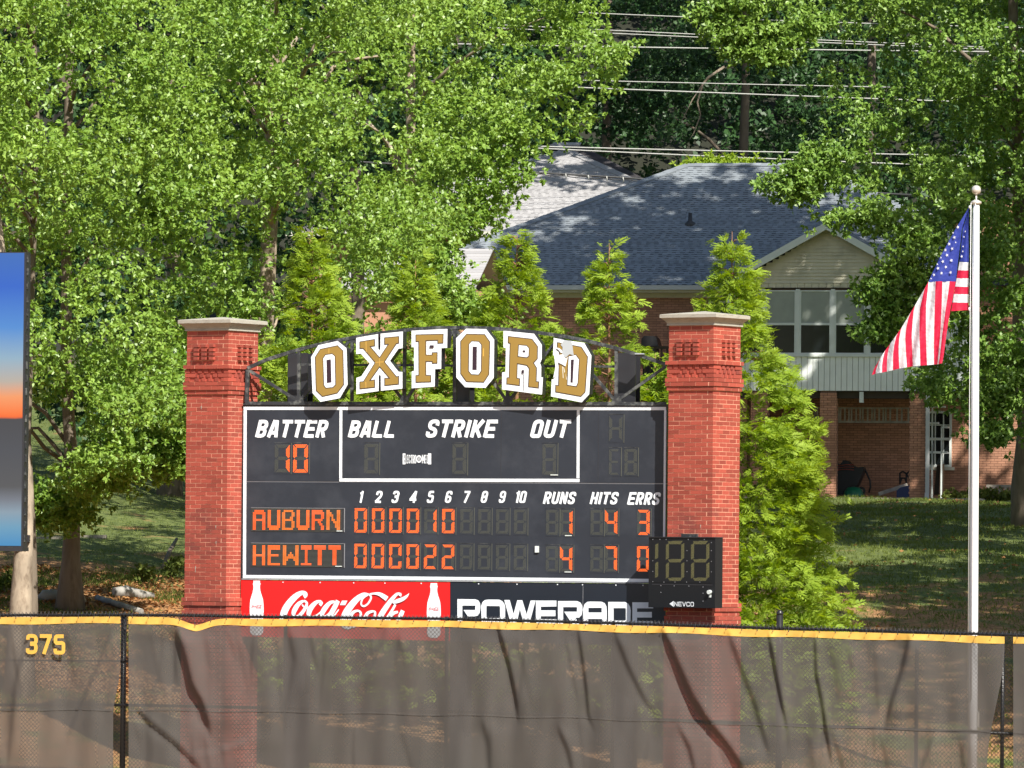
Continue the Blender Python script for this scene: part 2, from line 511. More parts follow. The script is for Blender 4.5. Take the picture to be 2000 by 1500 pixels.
def glyph(ch, W=0.56, w=0.21):
    h = w / 2; l, r_, b, t, m = h, W - h, h * 0.85, 1 - h * 0.85, 0.5
    R = 0.2
    g = {
        'A': [[(l * 0.8, 0), (W * 0.40, 1)], [(W - l * 0.8, 0), (W * 0.60, 1)], [(l, .27), (r_, .27)]],
        'B': [[(l, 0), (l, 1)], rp([(l, t), (r_, t), (r_, .53), (l, .53)], R), rp([(l, .5), (r_, .5), (r_, b), (l, b)], R)],
        'C': [rp([(r_, .34), (r_, b), (l, b), (l, t), (r_, t), (r_, .66)], R)],
        'D': [[(l, 0), (l, 1)], rp([(l, t), (r_, t), (r_, b), (l, b)], R)],
        'E': [[(l, 0), (l, 1)], [(l, t), (W, t)], [(l, m), (W * .92, m)], [(l, b), (W, b)]],
        'F': [[(l, 0), (l, 1)], [(l, t), (W, t)], [(l, m), (W * .92, m)]],
        'H': [[(l, 0), (l, 1)], [(r_, 0), (r_, 1)], [(l, m), (r_, m)]],
        'I': [[(h, 0), (h, 1)]],
        'K': [[(l, 0), (l, 1)], [(l + h * .6, .36), (W - h * .7, 1)], [(W * .40, .52), (W - h * .5, 0)]],
        'L': [[(l, 0), (l, 1)], [(l, b), (W, b)]],
        'M': [[(l, 0), (l, 1)], [(W * 1.3 - l, 0), (W * 1.3 - l, 1)], [(l, 1), (W * .65, .3)], [(W * 1.3 - l, 1), (W * .65, .3)]],
        'N': [[(l, 0), (l, 1)], [(r_, 0), (r_, 1)], [(l + .01, .95), (r_ - .01, .05)]],
        'O': [rp([(W / 2, b), (l, b), (l, t), (r_, t), (r_, b), (W / 2, b)], R)],
        'P': [[(l, 0), (l, 1)], rp([(l, t), (r_, t), (r_, .45), (l, .45)], R)],
        'R': [[(l, 0), (l, 1)], rp([(l, t), (r_, t), (r_, .47), (l, .47)], R), [(W * .5, .45), (r_, 0)]],
        'S': [rp([(r_, .68), (r_, t), (l, t), (l, .55), (r_, .44), (r_, b), (l, b), (l, .32)], R)],
        'T': [[(W / 2, 0), (W / 2, 1)], [(0, t), (W, t)]],
        'U': [rp([(l, 1), (l, b), (r_, b), (r_, 1)], R)],
        'V': [[(l * .7, 1), (W * .46, 0)], [(W - l * .7, 1), (W * .54, 0)]],
        '0': [rp([(W / 2, b), (l, b), (l, t), (r_, t), (r_, b), (W / 2, b)], R)],
        '1': [[(W * .55, 0), (W * .55, 1)], [(W * .55, .86), (W * .22, .76)]],
        '2': [rp([(l, .66), (l, t), (r_, t), (r_, .55), (l, b)], R), [(l * .6, b), (W, b)]],
        '3': [rp([(l, .72), (l, t), (r_, t), (r_, .53), (W * .35, .53)], R), rp([(W * .35, .5), (r_, .5), (r_, b), (l, b), (l, .28)], R)],
        '4': [[(r_ - .05, 0), (r_ - .05, 1)], [(r_ - .06, .95), (l, .30)], [(0, .27), (W * 1.05, .27)]],
        '5': [rp([(r_, t), (l, t), (l, .56), (r_, .58), (r_, b), (l, b), (l, .28)], .12)],
        '6': [rp([(r_, .70), (r_, t), (l, t), (l, b), (r_, b), (r_, .52), (l, .52)], R)],
        '7': [[(0, t), (W, t)], [(r_, t), (W * .35, 0)]],
        '8': [rp([(W / 2, .51), (l, .51), (l, t), (r_, t), (r_, .51), (W / 2, .51)], R), rp([(W / 2, .5), (l, .5), (l, b), (r_, b), (r_, .5), (W / 2, .5)], R)],
        '9': [rp([(l, .30), (l, b), (r_, b), (r_, t), (l, t), (l, .48), (r_, .48)], R)],
    }
    adv = {'I': w, 'M': W * 1.3, '1': W * .72}.get(ch, W)
    return g.get(ch, []), adv


def lettering(text, x0, x1, z0, z1, y0, slant=0.22, w=0.195, W=0.56, gap=0.09, mb=None, space=0.3):
    """white ribbon letters fitted into the box x0..x1, z0..z1"""
    mb = mb or MB()
    H = z1 - z0
    parts = []; cx = 0
    for ch in text:
        if ch == ' ': cx += space; continue
        st, adv = glyph(ch, W, w)
        parts.append((cx, st)); cx += adv + gap
    tot = cx - gap + slant * 1.0
    sx = (x1 - x0) / tot
    for cx, st in parts:
        y = y0
        for s in st:
            pts = []
            for (gx, gz) in s:
                X = x0 + (cx + gx + slant * gz) * sx
                pts.append((X, z0 + gz * H, w * (sx * 0.55 + H * 0.45)))
            y = rib(mb, pts, y, 0.0001) - 0.0002
    return mb


def inset(poly, d):
    a = sum(poly[i][0] * poly[(i + 1) % len(poly)][1] - poly[(i + 1) % len(poly)][0] * poly[i][1] for i in range(len(poly)))
    if a < 0: poly = poly[::-1]
    n = len(poly); out = []
    for i in range(n):
        p0, p1, p2 = (np.array(poly[(i + k) % n], float) for k in (-1, 0, 1))
        e0, e1 = p1 - p0, p2 - p1
        e0 /= np.hypot(*e0); e1 /= np.hypot(*e1)
        n0, n1 = np.array([-e0[1], e0[0]]), np.array([-e1[1], e1[0]])
        m_ = n0 + n1; m_ /= max(np.hypot(*m_), 1e-6)
        out.append(tuple(p1 + m_ * d / max(m_.dot(n0), 0.35)))
    return out


# ================================================================== SETTING: ground
def smooth(a, b, x):
    t = min(max((x - a) / (b - a), 0), 1)
    return t * t * (3 - 2 * t)


GY = [0, 96.5, 100, 105, 112, 120, 140, 150, 161, 164, 175, 190, 230, 320]
GR = [0, 0.0, 0.22, 1.1, 2.35, 3.25, 4.35, 4.8, 5.12, 5.15, 5.3, 7.0, 13.0, 62.0]
GL = [0, 0.0, 0.22, 1.25, 2.62, 3.55, 5.2, 6.1, 7.2, 7.4, 8.5, 9.5, 14.0, 62.0]


def ground_z(x, y):
    zr = float(np.interp(y, GY, GR)); zl = float(np.interp(y, GY, GL))
    t = smooth(-3, -9, x) if False else 1 - min(max((x + 9) / 6, 0), 1)
    z = zr * (1 - t) + zl * t
    return z + 0.05 * math.sin(x * 0.9 + y * 0.35) * min(max((y - 99) / 8, 0), 1) + 0.03 * math.sin(x * 2.3 - y * 1.1) * min(max((y - 99) / 8, 0), 1)


def ground_material():
    m = bpy.data.materials.new('ground_grass'); m.use_nodes = True
    nt = m.node_tree; N, Lk = nt.nodes, nt.links; b = N["Principled BSDF"]
    b.inputs["Roughness"].default_value = 0.95
    tc = N.new("ShaderNodeTexCoord")

    def noise(s, d=6, r=0.6):
        n = N.new("ShaderNodeTexNoise"); n.inputs["Scale"].default_value = s; n.inputs["Detail"].default_value = d; n.inputs["Roughness"].default_value = r
        Lk.new(tc.outputs["Object"], n.inputs["Vector"]); return n.outputs[0]

    def mix(f, a, bb, lo, hi):
        r = N.new("ShaderNodeMapRange"); r.inputs[1].default_value = lo; r.inputs[2].default_value = hi
        Lk.new(f, r.inputs[0]); x = N.new("ShaderNodeMix"); x.data_type = 'RGBA'
        Lk.new(r.outputs[0], x.inputs["Factor"])
        for s, v in (("A", a), ("B", bb)):
            if isinstance(v, tuple): x.inputs[s].default_value = v
            else: Lk.new(v, x.inputs[s])
        return x.outputs["Result"]
    g = mix(noise(9), (0.055, 0.085, 0.016, 1), (0.16, 0.19, 0.045, 1), 0.35, 0.65)
    dirt = mix(noise(14), (0.20, 0.09, 0.035, 1), (0.48, 0.26, 0.11, 1), 0.35, 0.65)
    # bare, littered bank between about 102 and 118 m; turf elsewhere
    sep = N.new("ShaderNodeSeparateXYZ"); Lk.new(tc.outputs["Object"], sep.inputs[0])
    ra = N.new("ShaderNodeMapRange"); ra.inputs[1].default_value = 116; ra.inputs[2].default_value = 122; ra.inputs[3].default_value = 0.13; ra.inputs[4].default_value = -0.10
    Lk.new(sep.outputs[1], ra.inputs[0])
    rx = N.new("ShaderNodeMapRange"); rx.inputs[1].default_value = -2; rx.inputs[2].default_value = 3; rx.inputs[3].default_value = 0.0; rx.inputs[4].default_value = -0.03
    Lk.new(sep.outputs[0], rx.inputs[0])
    a1 = N.new("ShaderNodeMath"); a1.operation = 'ADD'; Lk.new(noise(0.7, 8), a1.inputs[0]); Lk.new(ra.outputs[0], a1.inputs[1])
    a2 = N.new("ShaderNodeMath"); a2.operation = 'ADD'; Lk.new(a1.outputs[0], a2.inputs[0]); Lk.new(rx.outputs[0], a2.inputs[1])
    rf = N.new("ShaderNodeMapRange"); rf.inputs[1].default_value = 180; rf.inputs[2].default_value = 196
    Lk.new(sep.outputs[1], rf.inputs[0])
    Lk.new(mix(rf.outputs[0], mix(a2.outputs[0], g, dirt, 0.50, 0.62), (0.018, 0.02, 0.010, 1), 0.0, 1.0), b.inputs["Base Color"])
    bp = N.new("ShaderNodeBump"); bp.inputs["Strength"].default_value = 0.8; bp.inputs["Distance"].default_value = 0.05
    Lk.new(noise(12), bp.inputs["Height"]); Lk.new(bp.outputs[0], b.inputs["Normal"])
    MATS['ground_grass'] = m


ground_material()


def make_ground():
    xs = np.concatenate([np.linspace(-200, -40, 12), np.linspace(-38, 38, 110), np.linspace(40, 200, 12)])
    ys = np.concatenate([np.linspace(-60, 94, 10), np.linspace(95, 180, 130), np.linspace(182, 320, 40), [420, 600, 900]])
    V = []
    for y in ys:
        for x in xs:
            V.append((x, y, ground_z(x, y) if y <= 320 else 62 + (y - 320) * 0.02))
    nx = len(xs)
    F = [(j * nx + i, j * nx + i + 1, (j + 1) * nx + i + 1, (j + 1) * nx + i) for j in range(len(ys) - 1) for i in range(nx - 1)]
    me = bpy.data.meshes.new('ground'); me.from_pydata(V, [], F); me.materials.append(MATS['ground_grass'])
    me.polygons.foreach_set('use_smooth', [True] * len(F)); me.update()
    o = link(bpy.data.objects.new('ground', me)); o['kind'] = 'structure'


make_ground()


# ================================================================== HOUSES
def shingles(parent, o, ex, es, nrm, rows, xrange, pitch, mat_top, mat_under, period=0.246, n_objects=0, seed=1):
    """courses of shingles on a roof plane; xrange(row) gives the x extent; first n_objects are objects"""
    r_ = random.Random(seed)
    o, ex, es, nrm = Vector(o), Vector(ex).normalized(), Vector(es).normalized(), Vector(nrm).normalized()
    Mrot = Matrix((ex, es, nrm)).transposed().to_4x4()
    variants = []
    for k in range(6):
        tab = period * (0.42 + 0.05 * k); mb = MB()
        mb.box(0, tab, 0, pitch * 1.02, 0, 0.012)
        mb.box(tab, period * 2 + 0.0, pitch * 0.30, pitch * 1.02, 0, 0.006)
        mb.box(period, period + tab * 0.8, 0, pitch * 0.28, 0, 0.011)
        variants.append(mb)
    meshes = [v.mesh('shingle', mat_top) for v in variants]
    items = []
    for j in range(rows):
        x0, x1 = xrange(j)
        x = x0 - r_.uniform(0, period) * 0 + ((j * 0.37) % 1) * 0
        x = x0
        while x < x1 - 0.12:
            L_ = period * 2 if x + period * 2 <= x1 else x1 - x
            if x == x0: L_ = min(L_, period * r_.uniform(0.7, 1.9))
            items.append((x, j, L_, r_.randrange(6)))
            x += L_
    r2 = list(range(len(items)))
    full = [i for i in r2 if abs(items[i][2] - period * 2) < 1e-6]
    chosen = set()
    if n_objects:
        chosen = set(full[:n_objects])
    st = MB()
    for i, (x, j, L_, k) in enumerate(items):
        base = o + ex * x + es * (j * pitch) + nrm * 0.004
        if i in chosen:
            ob = bpy.data.objects.new('shingle', meshes[k]); ob.matrix_local = Matrix.Translation(base) @ Mrot; link(ob, parent)
        else:
            sc = L_ / (period * 2)
            b = len(st.v)
            for v in variants[k].v: st.v.append(tuple(base + ex * v[0] * sc + es * v[1] + nrm * v[2]))
            for f in variants[k].f: st.f.append([b + q for q in f]); st.m.append(0); st.sm.append(False)
    if st.v: st.build('shingle', mat_top, parent, kind='stuff')


def brick_wall(parent, rects, y, course=0.0677, bl=0.2032, n_objects=0, material='house_brick', prefer=None, depth=0.012):
    """running bond on planes y = const (front faces -y); rects of (x0,x1,z0,z1); holes are simply not in rects"""
    std = MB().box(0, bl - 0.0095, -depth, 0.0, 0, course - 0.010)
    me = std.mesh('brick', material)
    st = MB(); nobj = 0
    for ri, (x0, x1, z0, z1) in enumerate(rects):
        k0 = math.ceil(z0 / course); k1 = int(z1 / course)
        for k in range(k1 - 1, k0 - 1, -1):
            xs = math.floor(x0 / bl) * bl - (bl / 2 if k % 2 else 0)
            while xs < x1:
                a, b = max(xs, x0), min(xs + bl - 0.0095, x1)
                if b - a > 0.03:
                    if (prefer is None or ri in prefer) and nobj < n_objects and b - a > bl - 0.012:
                        inst('brick', me, parent, (a, y + random.uniform(-0.002, 0.001), k * course)); nobj += 1
                    else:
                        st.box(a, b, y - depth, y, k * course, (k + 1) * course - 0.010)
                xs += bl
    if st.v: st.build('brick', material, parent, kind='stuff')


HY = 165.0
_o = P(1615, 970, HY); H = Frame((_o.x, HY, 0), 11.0)
HF = 3.0                                                 # main wall stands behind the sunroom front by this much


def hx(px, py=800, ly=0.0): return H.L(px, py, ly).x
def hz(py, px=1600, ly=0.0): return H.L(px, py, ly).z


def house_main():
    ro = empty('brick_house', 'brick house with slate grey hip roof and cream gabled sunroom over an open carport', 'house', H.o, H.yaw)
    zb = hz(972); zc = hz(764)
    xl, xr = hx(700, 700, HF), hx(1994, 700, HF)
    z_eave = hz(566, 1200, HF)
    # wall core (mortar) with the carport opening left open between the sunroom posts
    mb = MB()
    mb.box(xl, xr, HF, HF + 0.25, zb - 1.5, z_eave + 0.05)
    mb.box(xl, xl + 0.25, HF + 0.25, HF + 12, zb - 1.5, z_eave)
    mb.box(xr - 0.25, xr, HF + 0.25, HF + 12, zb - 1.5, z_eave + 3.2)
    mb.build('wall', 'house_mortar', ro)
    wx0, wx1, wz0, wz1 = hx(1811, 860, HF), hx(1859, 860, HF), hz(912, 1835, HF), hz(803, 1835, HF)
    vx0, vx1, vz0, vz1 = hx(1384, 640, HF), hx(1434, 640, HF), hz(690, 1400, HF), hz(588, 1400, HF)
    rects = [(wx1, xr, zb - .4, z_eave + 2.5), (hx(1436, 640, HF), wx0, zb, z_eave), (wx0, wx1, zb, wz0), (wx0, wx1, wz1, z_eave),
             (hx(880, 700, HF), vx0, hz(800, 1100, HF), z_eave - 0.02), (vx0, vx1, hz(800, 1400, HF), vz0), (vx1, hx(1436, 640, HF), hz(800, 1400, HF), z_eave)]
    brick_wall(ro, rects, HF, n_objects=300, prefer=[0])

    def window(x0, x1, z0, z1, y, name='window', grid=(3, 4), fr='frame_white', blind=None, mull=0.03):
        w = MB()
        fw = 0.06
        w.box(x0, x1, y - .05, y + .03, z0, z0 + fw); w.box(x0, x1, y - .05, y + .03, z1 - fw, z1)
        w.box(x0, x0 + fw, y - .05, y + .03, z0 + fw, z1 - fw); w.box(x1 - fw, x1, y - .05, y + .03, z0 + fw, z1 - fw)
        zm = (z0 + z1) / 2
        w.box(x0 + fw, x1 - fw, y - .045, y + .02, zm - .035, zm + .035)
        wo = w.build(name, fr, ro)
        for a, b in ((z0 + fw, zm - .035), (zm + .035, z1 - fw)):
            MB().box(x0 + fw, x1 - fw, y - .005, y + .005, a, b).build('pane', 'glass_dark', wo)
        if blind:
            MB().box(x0 + fw, x1 - fw, y - .012, y - .006, zm + .035, z1 - fw).build('blind', 'blind_grey', wo)
        if grid:
            for i in range(1, grid[0]):
                xx = x0 + (x1 - x0) * i / grid[0]
                MB().box(xx - mull / 2, xx + mull / 2, y - .035, y - .006, z0 + fw, z1 - fw).build('muntin', fr, wo)
            for i in range(1, grid[1]):
                if i * 2 == grid[1]: continue
                zz = z0 + (z1 - z0) * i / grid[1]
                MB().box(x0 + fw, x1 - fw, y - .03, y - .007, zz - mull / 2, zz + mull / 2).build('muntin', fr, wo)
        return wo
    window(wx0, wx1, wz0, wz1, HF - .02, grid=(3, 4))
    MB().box(wx0 - .08, wx1 + .08, HF - .12, HF, wz0 - .09, wz0 - .005).build('window_sill', 'trim_cream', ro)
    window(vx0, vx1, vz0, vz1, HF - .02, grid=None)
    # roof: eave, gutter, hip and ridge
    ye = HF - 0.45
    ze = hz(557, 1200, ye)
    slope = math.atan(0.50)
    zr = H.L(1345, 323, ye + 7.3).z
    run = (zr - ze) / math.tan(slope)
    exl = hx(706, 557, ye); exr = hx(2080, 557, ye)
    rxl = H.L(1342, 323, ye + run).x; rxr = exr - (rxl - exl)
    back = ye + 2 * run
    rf = MB()
    rf.face([(exl, ye, ze), (exr, ye, ze), (rxr, ye + run, zr), (rxl, ye + run, zr)])
    rf.face([(exl, back, ze), (exl, ye, ze), (rxl, ye + run, zr)])
    rf.face([(exr, ye, ze), (exr, back, ze), (rxr, ye + run, zr)])
    rf.face([(exr, back, ze), (exl, back, ze), (rxl, ye + run, zr), (rxr, ye + run, zr)])
    rf.face([(exl, ye, ze - .01), (exl, back, ze - .01), (exr, back, ze - .01), (exr, ye, ze - .01)])
    roof = rf.build('roof', 'shingle_under', ro)
    pitch = 0.1465
    Ls = math.hypot(run, zr - ze); rows = int(Ls / pitch)
    es = Vector((0, run, zr - ze)); n = Vector((0, -(zr - ze), run))
    # the gabled sunroom roof covers the eave between these
    gx0, gx1 = hx(1440, 534, -0.3), hx(1789, 531, -0.3); gp = H.L(1614, 436, -0.3)

    def xr_(j):
        t = j * pitch / Ls
        return (exl + (rxl - exl) * t + 0.02, exr + (rxr - exr) * t - 0.02)
    x_lo, x_hi = hx(880, 500, ye), hx(1840, 400, ye)
    shingles(roof, (0, ye, ze), (1, 0, 0), es, n, rows, lambda j: (max(xr_(j)[0], x_lo - ((j * 37) % 13) * 0.0377 - 0.2), min(xr_(j)[1], x_hi)), pitch, 'shingle_slate', 'shingle_under', n_objects=0)
    mb = MB()
    for a, b in (((exl, ye, ze), (rxl, ye + run, zr)), ((rxl, ye + run, zr), (rxr, ye + run, zr))):
        a, b = Vector(a), Vector(b); t = b - a
        k = int(t.length / 0.2)
        for i in range(k):
            mb.bar(a + t * (i / k) + Vector((0, 0, .02 + .006 * (i % 2))), a + t * ((i + 1.15) / k) + Vector((0, 0, .02 + .006 * (i % 2))), 0.26, 0.03, up=(0, -0.4, 1))
    mb.build('ridge_cap', 'shingle_slate', roof)
    pv = H.L(1348, 437, ye + (hz(437, 1348, ye + 3.5) - ze) / 0.5)
    pv.z = ze + (pv.y - ye) * 0.5
    MB().lathe([(0.17, -0.1), (0.15, 0.04), (0.06, 0.09), (0.055, 0.32)], pv, 10).build('vent_pipe', 'cable_black', roof)
    # gutter, fascia, frieze
    gx = hx(1446, 560, ye)
    MB().box(exl, gx, ye - .12, ye, ze - .13, ze - .005).build('gutter', 'gutter_grey', ro)
    MB().box(exl + .1, gx, ye + .01, ye + .03, ze - .20, ze - .014).build('fascia', 'trim_cream', ro)
    MB().box(exl + .4, gx, ye + .031, HF - .001, ze - .20, ze - .17).build('soffit', 'trim_cream', ro)
    MB().box(exl + .4, gx, HF - .03, HF - .002, z_eave - .22, z_eave + .0).build('frieze_board', 'trim_cream', ro)
    # gable roof
    gy0 = -0.3
    for (xe, ze_, sgn) in ((gx0, gp.z - (gp.x - gx0) * 0.555, -1), (gx1, gp.z - (gx1 - gp.x) * 0.555, 1)):
        a = Vector((gp.x, gy0, gp.z)); b = Vector((xe, gy0, ze_))
        yb = ye + (gp.z - ze) / 0.5 + 0.3
        yb2 = ye + (ze_ - ze) / 0.5 + 0.3
        g = MB(); g.face([a, b, (xe, max(yb2, ye), ze_), (gp.x, yb, gp.z)] if sgn < 0 else [b, a, (gp.x, yb, gp.z), (xe, max(yb2, ye), ze_)])
        gr = g.build('gable_roof', 'shingle_under', ro)
        down = (b - a).normalized(); up = -down
        nn = Vector((-up.z, 0, up.x)) if sgn > 0 else Vector((up.z, 0, -up.x))
        if nn.z < 0: nn = -nn
        rws = int((b - a).length / pitch)
        shingles(gr, (xe, gy0 + 0.0, ze_), (0, 1, 0) if sgn > 0 else (0, 1, 0), up, nn, rws, lambda j: (0.02, (yb - gy0) * (0.55 + 0.45 * j / rws)), pitch, 'shingle_slate', 'shingle_under', seed=5)
        # rake board
        rk = MB(); w_ = 0.17
        o1 = a + Vector((0, -.03, 0.0)); o2 = b + Vector((0, -.03, 0.0)) + down * 0.05
        rk.prism([(o1.x, o1.z + .03), (o2.x, o2.z + .03), (o2.x, o2.z - w_), (o1.x, o1.z - w_)], gy0 - .05, gy0 + .02)
        rk.build('rake_board', 'frame_white', ro)
    # gable siding, each lap a board
    z0g = hz(553); lap = 0.0925
    k = 0; z = z0g
    while z < gp.z - 0.25:
        zt = z + lap
        xa = gp.x - (gp.z - .12 - zt) / 0.555; xb = gp.x + (gp.z - .12 - zt) / 0.555
        xa = max(xa, hx(1448)); xb = min(xb, hx(1800))
        if xb - xa > .12:
            m_ = MB()
            m_.face([(xa, -.032, z), (xb, -.032, z), (xb, -.004, zt), (xa, -.004, zt)])
            m_.face([(xa, 0, z), (xb, 0, z), (xb, -.032, z), (xa, -.032, z)])
            m_.build('siding_board', 'siding_cream', ro)
        z = zt; k += 1
    xs0, xs1 = hx(1444), hx(1810)
    MB().prism([(hx(1446), z0g), (hx(1800), z0g), (gp.x, gp.z - .08)], 0.0, 0.1).build('gable_wall', 'siding_cream', ro)
    zt = hz(564)
    n_b = 26
    for i in range(n_b):
        a = xs0 + (xs1 - xs0) * i / n_b; b = xs0 + (xs1 - xs0) * (i + 1) / n_b - .008
        MB().box(a, b, -.02, 0.05, zt + .03, z0g - .005).build('frieze_panel', 'siding_cream', ro)
    MB().box(xs0, xs1, -.04, 0.05, zt - .0, zt + .025).build('trim_strip', 'wood_dark', ro)
    # sunroom window band
    zw1 = zt - .01; zw0 = hz(693)
    xm = [hx(p) for p in (1424, 1490, 1557, 1625.5, 1693, 1760, 1826)]
    for i in range(len(xm) - 1):
        a, b = xm[i] + .055, xm[i + 1] - .055
        zm = hz(633)
        w = MB(); fw = .035
        w.box(a, b, -.03, .04, zw0 + .02, zw0 + .02 + fw); w.box(a, b, -.03, .04, zw1 - fw - .03, zw1 - .03)
        w.box(a, a + fw, -.03, .04, zw0 + .02 + fw, zw1 - fw - .03); w.box(b - fw, b, -.03, .04, zw0 + .02 + fw, zw1 - fw - .03)
        w.box(a + fw, b - fw, -.028, .03, zm - .03, zm + .03)
        wo = w.build('sunroom_window', 'frame_white', ro)
        MB().box(a + fw, b - fw, .0, .008, zw0 + .055, zm - .03).build('pane', 'glass_dark', wo)
        MB().box(a + fw, b - fw, -.004, .004, zm + .03, zw1 - .065).build('pane', 'blind_grey', wo)
    for x in xm[:-1]:
        MB().box(x - .054, x + .054, -.045, .05, zw0 + .02, zw1).build('window_post', 'frame_white', ro)
    MB().box(xs0, xs1, -.07, .05, zw0 - .05, zw0 + .018).build('window_ledge', 'frame_white', ro)
    # skirt of vertical boards
    zk0, zk1 = hz(763), zw0 - .052
    n_b = 33
    for i in range(n_b):
        a = xs0 + (xs1 - xs0) * i / n_b; b = xs0 + (xs1 - xs0) * (i + 1) / n_b - .012
        MB().box(a, b, -.02, .03, zk0, zk1).build('skirt_board', 'siding_pale', ro)
    MB().box(xs0, xs1, .031, .09, zk0, zw1).build('sunroom_wall', 'house_mortar', ro)
    MB().box(xs1 - .1, xs1 - .01, .09, HF, zk0, zt + .5).build('sunroom_side', 'siding_pale', ro)
    # narrow annex right of the sunroom
    xa0, xa1 = hx(1812, 735, .5), hx(1890, 735, .5)
    for i in range(7):
        a = xa0 + (xa1 - xa0) * i / 7; b = xa0 + (xa1 - xa0) * (i + 1) / 7 - .012
        MB().box(a, b, .5, .55, hz(766, 1850, .5), hz(600, 1850, .5)).build('annex_board', 'siding_pale', ro)
    MB().box(xa0, xa1, .551, HF, hz(766, 1850, .5), hz(600, 1850, .5)).build('annex_wall', 'house_mortar', ro)
    # carport ceiling, beams, piers
    MB().box(xs0, xa1, .1, HF, zk0 - .02, zk0 + .0).build('carport_ceiling', 'wood_dark', ro)
    MB().box(xs0, xs1, .12, .32, zk0 - .20, zk0 - .022).build('beam', 'wood_dark', ro)
    MB().box(xs1, xa1, .62, .8, hz(779, 1850, .6), hz(767, 1850, .6)).build('beam', 'wood_dark', ro)
    for (p0, p1) in ((1466, 1499), (1601, 1633), (1775.5, 1808)):
        a, b = hx(p0, 870), hx(p1, 870)
        pr = MB().box(a + .01, b - .01, 0.02, .44, zb - .6, zk0 - .005).build('pier', 'house_mortar', ro)
        brick_wall(pr, [(a, b, zb - .3, zk0 - .01)], 0.015, depth=.02)
        me = MB()
        kk = int(zb / .0677)
        while (kk + 1) * .0677 < zk0:
            me.box(b - .02, b, .03 if kk % 2 else .12, .23 if kk % 2 else .32, kk * .0677, (kk + 1) * .0677 - .01); kk += 1
        me.build('brick', 'house_brick', pr, kind='stuff')
    MB().box(xs0 - .3, xa1 + .4, -.15, HF, zb - .5, zb + .01).build('carport_floor', 'concrete', ro)
    MB().box(hx(1440), hx(1440) + .2, .45, HF, zb, zk0 - .02).build('carport_light_blocker', 'house_brick', ro)  # unseen wall added to keep light out of the carport from the left
    a, b = hx(1678), hx(1686)
    MB().box(a, b, .02, .1, hz(786), hz(765)).build('electric_box', 'frame_white', ro)
    ds = MB(); xd = hx(1812, 870, -.05)
    ds.box(xd - .05, xd + .05, -.14, -.05, zb + .25, zk0 + .6)
    ds.obox((xd - .05, -.14, zb + .25), (.1, 0, 0), (0, .09, 0), (.0, 0, -.12)); ds.obox((xd - .06, -.2, zb - .05), (.11, 0, 0), (0, .09, 0), (0, .05, .2))
    ds.build('downspout', 'gutter_grey', ro)
    # second storey gable wall to the right
    ux0, ux1, uz0, uz1 = H.L(1664, 470, 6).x, H.L(1790, 470, 6).x, H.L(1700, 520, 6).z, H.L(1700, 413, 6).z
    uw = MB().box(ux0, ux1, 6.02, 9, uz0, uz1).build('upper_wall', 'siding_pale', ro)
    z = uz0
    while z < uz1 - .05:
        m_ = MB(); m_.face([(ux0, 5.985, z), (ux1, 5.985, z), (ux1, 6.01, z + .115), (ux0, 6.01, z + .115)]); m_.face([(ux0, 6.01, z), (ux1, 6.01, z), (ux1, 5.985, z), (ux0, 5.985, z)])
        m_.build('siding_board', 'siding_pale', uw); z += .115
    MB().box(ux0 - .1, ux1 + .1, 5.9, 9.1, uz1 + .002, uz1 + .08).build('upper_eave', 'frame_white', ro)
    return zb


zb_house = house_main()


def house_back():
    o = P(1080, 450, 188); B2 = Frame((o.x, 188, 0), 11.0)
    ro = empty('brick_house', 'second house behind with pinkish light grey hip roof seen through the left trees', 'house', B2.o, B2.yaw)
    ze = B2.L(900, 452, 0).z; run = 8.5
    ap = B2.L(1080, 283, run)
    zr = ap.z
    sl = (zr - ze) / run
    # right hip descends to the right
    exr = B2.L(1250, 357, run * 0.57).x + 3.2; exr = ap.x + (B2.L(1245, 355, run).x - ap.x) / ((zr - B2.L(1245, 355, run).z) / (zr - ze)) if True else exr
    exl = B2.L(560, 452, 0).x; rxl = exl + run * 0.9
    wl = MB().box(exl + .4, exr - .4, .5, 2 * run - .5, ze - 7, ze).build('wall', 'house_mortar', ro)
    brick_wall(wl, [(exl + .4, B2.L(1100, 460, .5).x, ze - 1.6, ze - .2)], .5)
    rf = MB()
    rf.face([(exl, 0, ze), (exr, 0, ze), (ap.x, run, zr), (rxl, run, zr)])
    rf.face([(exl, 2 * run, ze), (exl, 0, ze), (rxl, run, zr)])
    rf.face([(exr, 0, ze), (exr, 2 * run, ze), (ap.x, run, zr)])
    rf.face([(exr, 2 * run, ze), (exl, 2 * run, ze), (rxl, run, zr), (ap.x, run, zr)])
    rf.face([(exl, 0, ze - .01), (exl, 2 * run, ze - .01), (exr, 2 * run, ze - .01), (exr, 0, ze - .01)])
    roof = rf.build('roof', 'shingle_light_under', ro)
    Ls = math.hypot(run, zr - ze); pitch = .1465; rows = int(Ls / pitch)

    def xr_(j):
        t = j * pitch / Ls
        return (max(exl + (rxl - exl) * t, B2.L(800, 400, 4).x), exr + (ap.x - exr) * t - .02)
    shingles(roof, (0, 0, ze), (1, 0, 0), (0, run, zr - ze), (0, -(zr - ze), run), rows, xr_, pitch, 'shingle_light', 'shingle_light_under', seed=9)
    mb = MB()
    for a, b in (((exr, 0, ze), (ap.x, run, zr)), ((rxl, run, zr), (ap.x, run, zr))):
        mb.bar(Vector(a) + Vector((0, 0, .02)), Vector(b) + Vector((0, 0, .02)), .25, .04, up=(0, -.4, 1))
    mb.build('ridge_cap', 'shingle_light', roof)
    MB().box(exl, exr, -.13, 0, ze - .14, ze - .004).build('gutter', 'trim_cream', ro)
    MB().box(exl + .3, exr - .3, .001, .47, ze - .2, ze - .16).build('soffit', 'trim_cream', ro)


house_back()


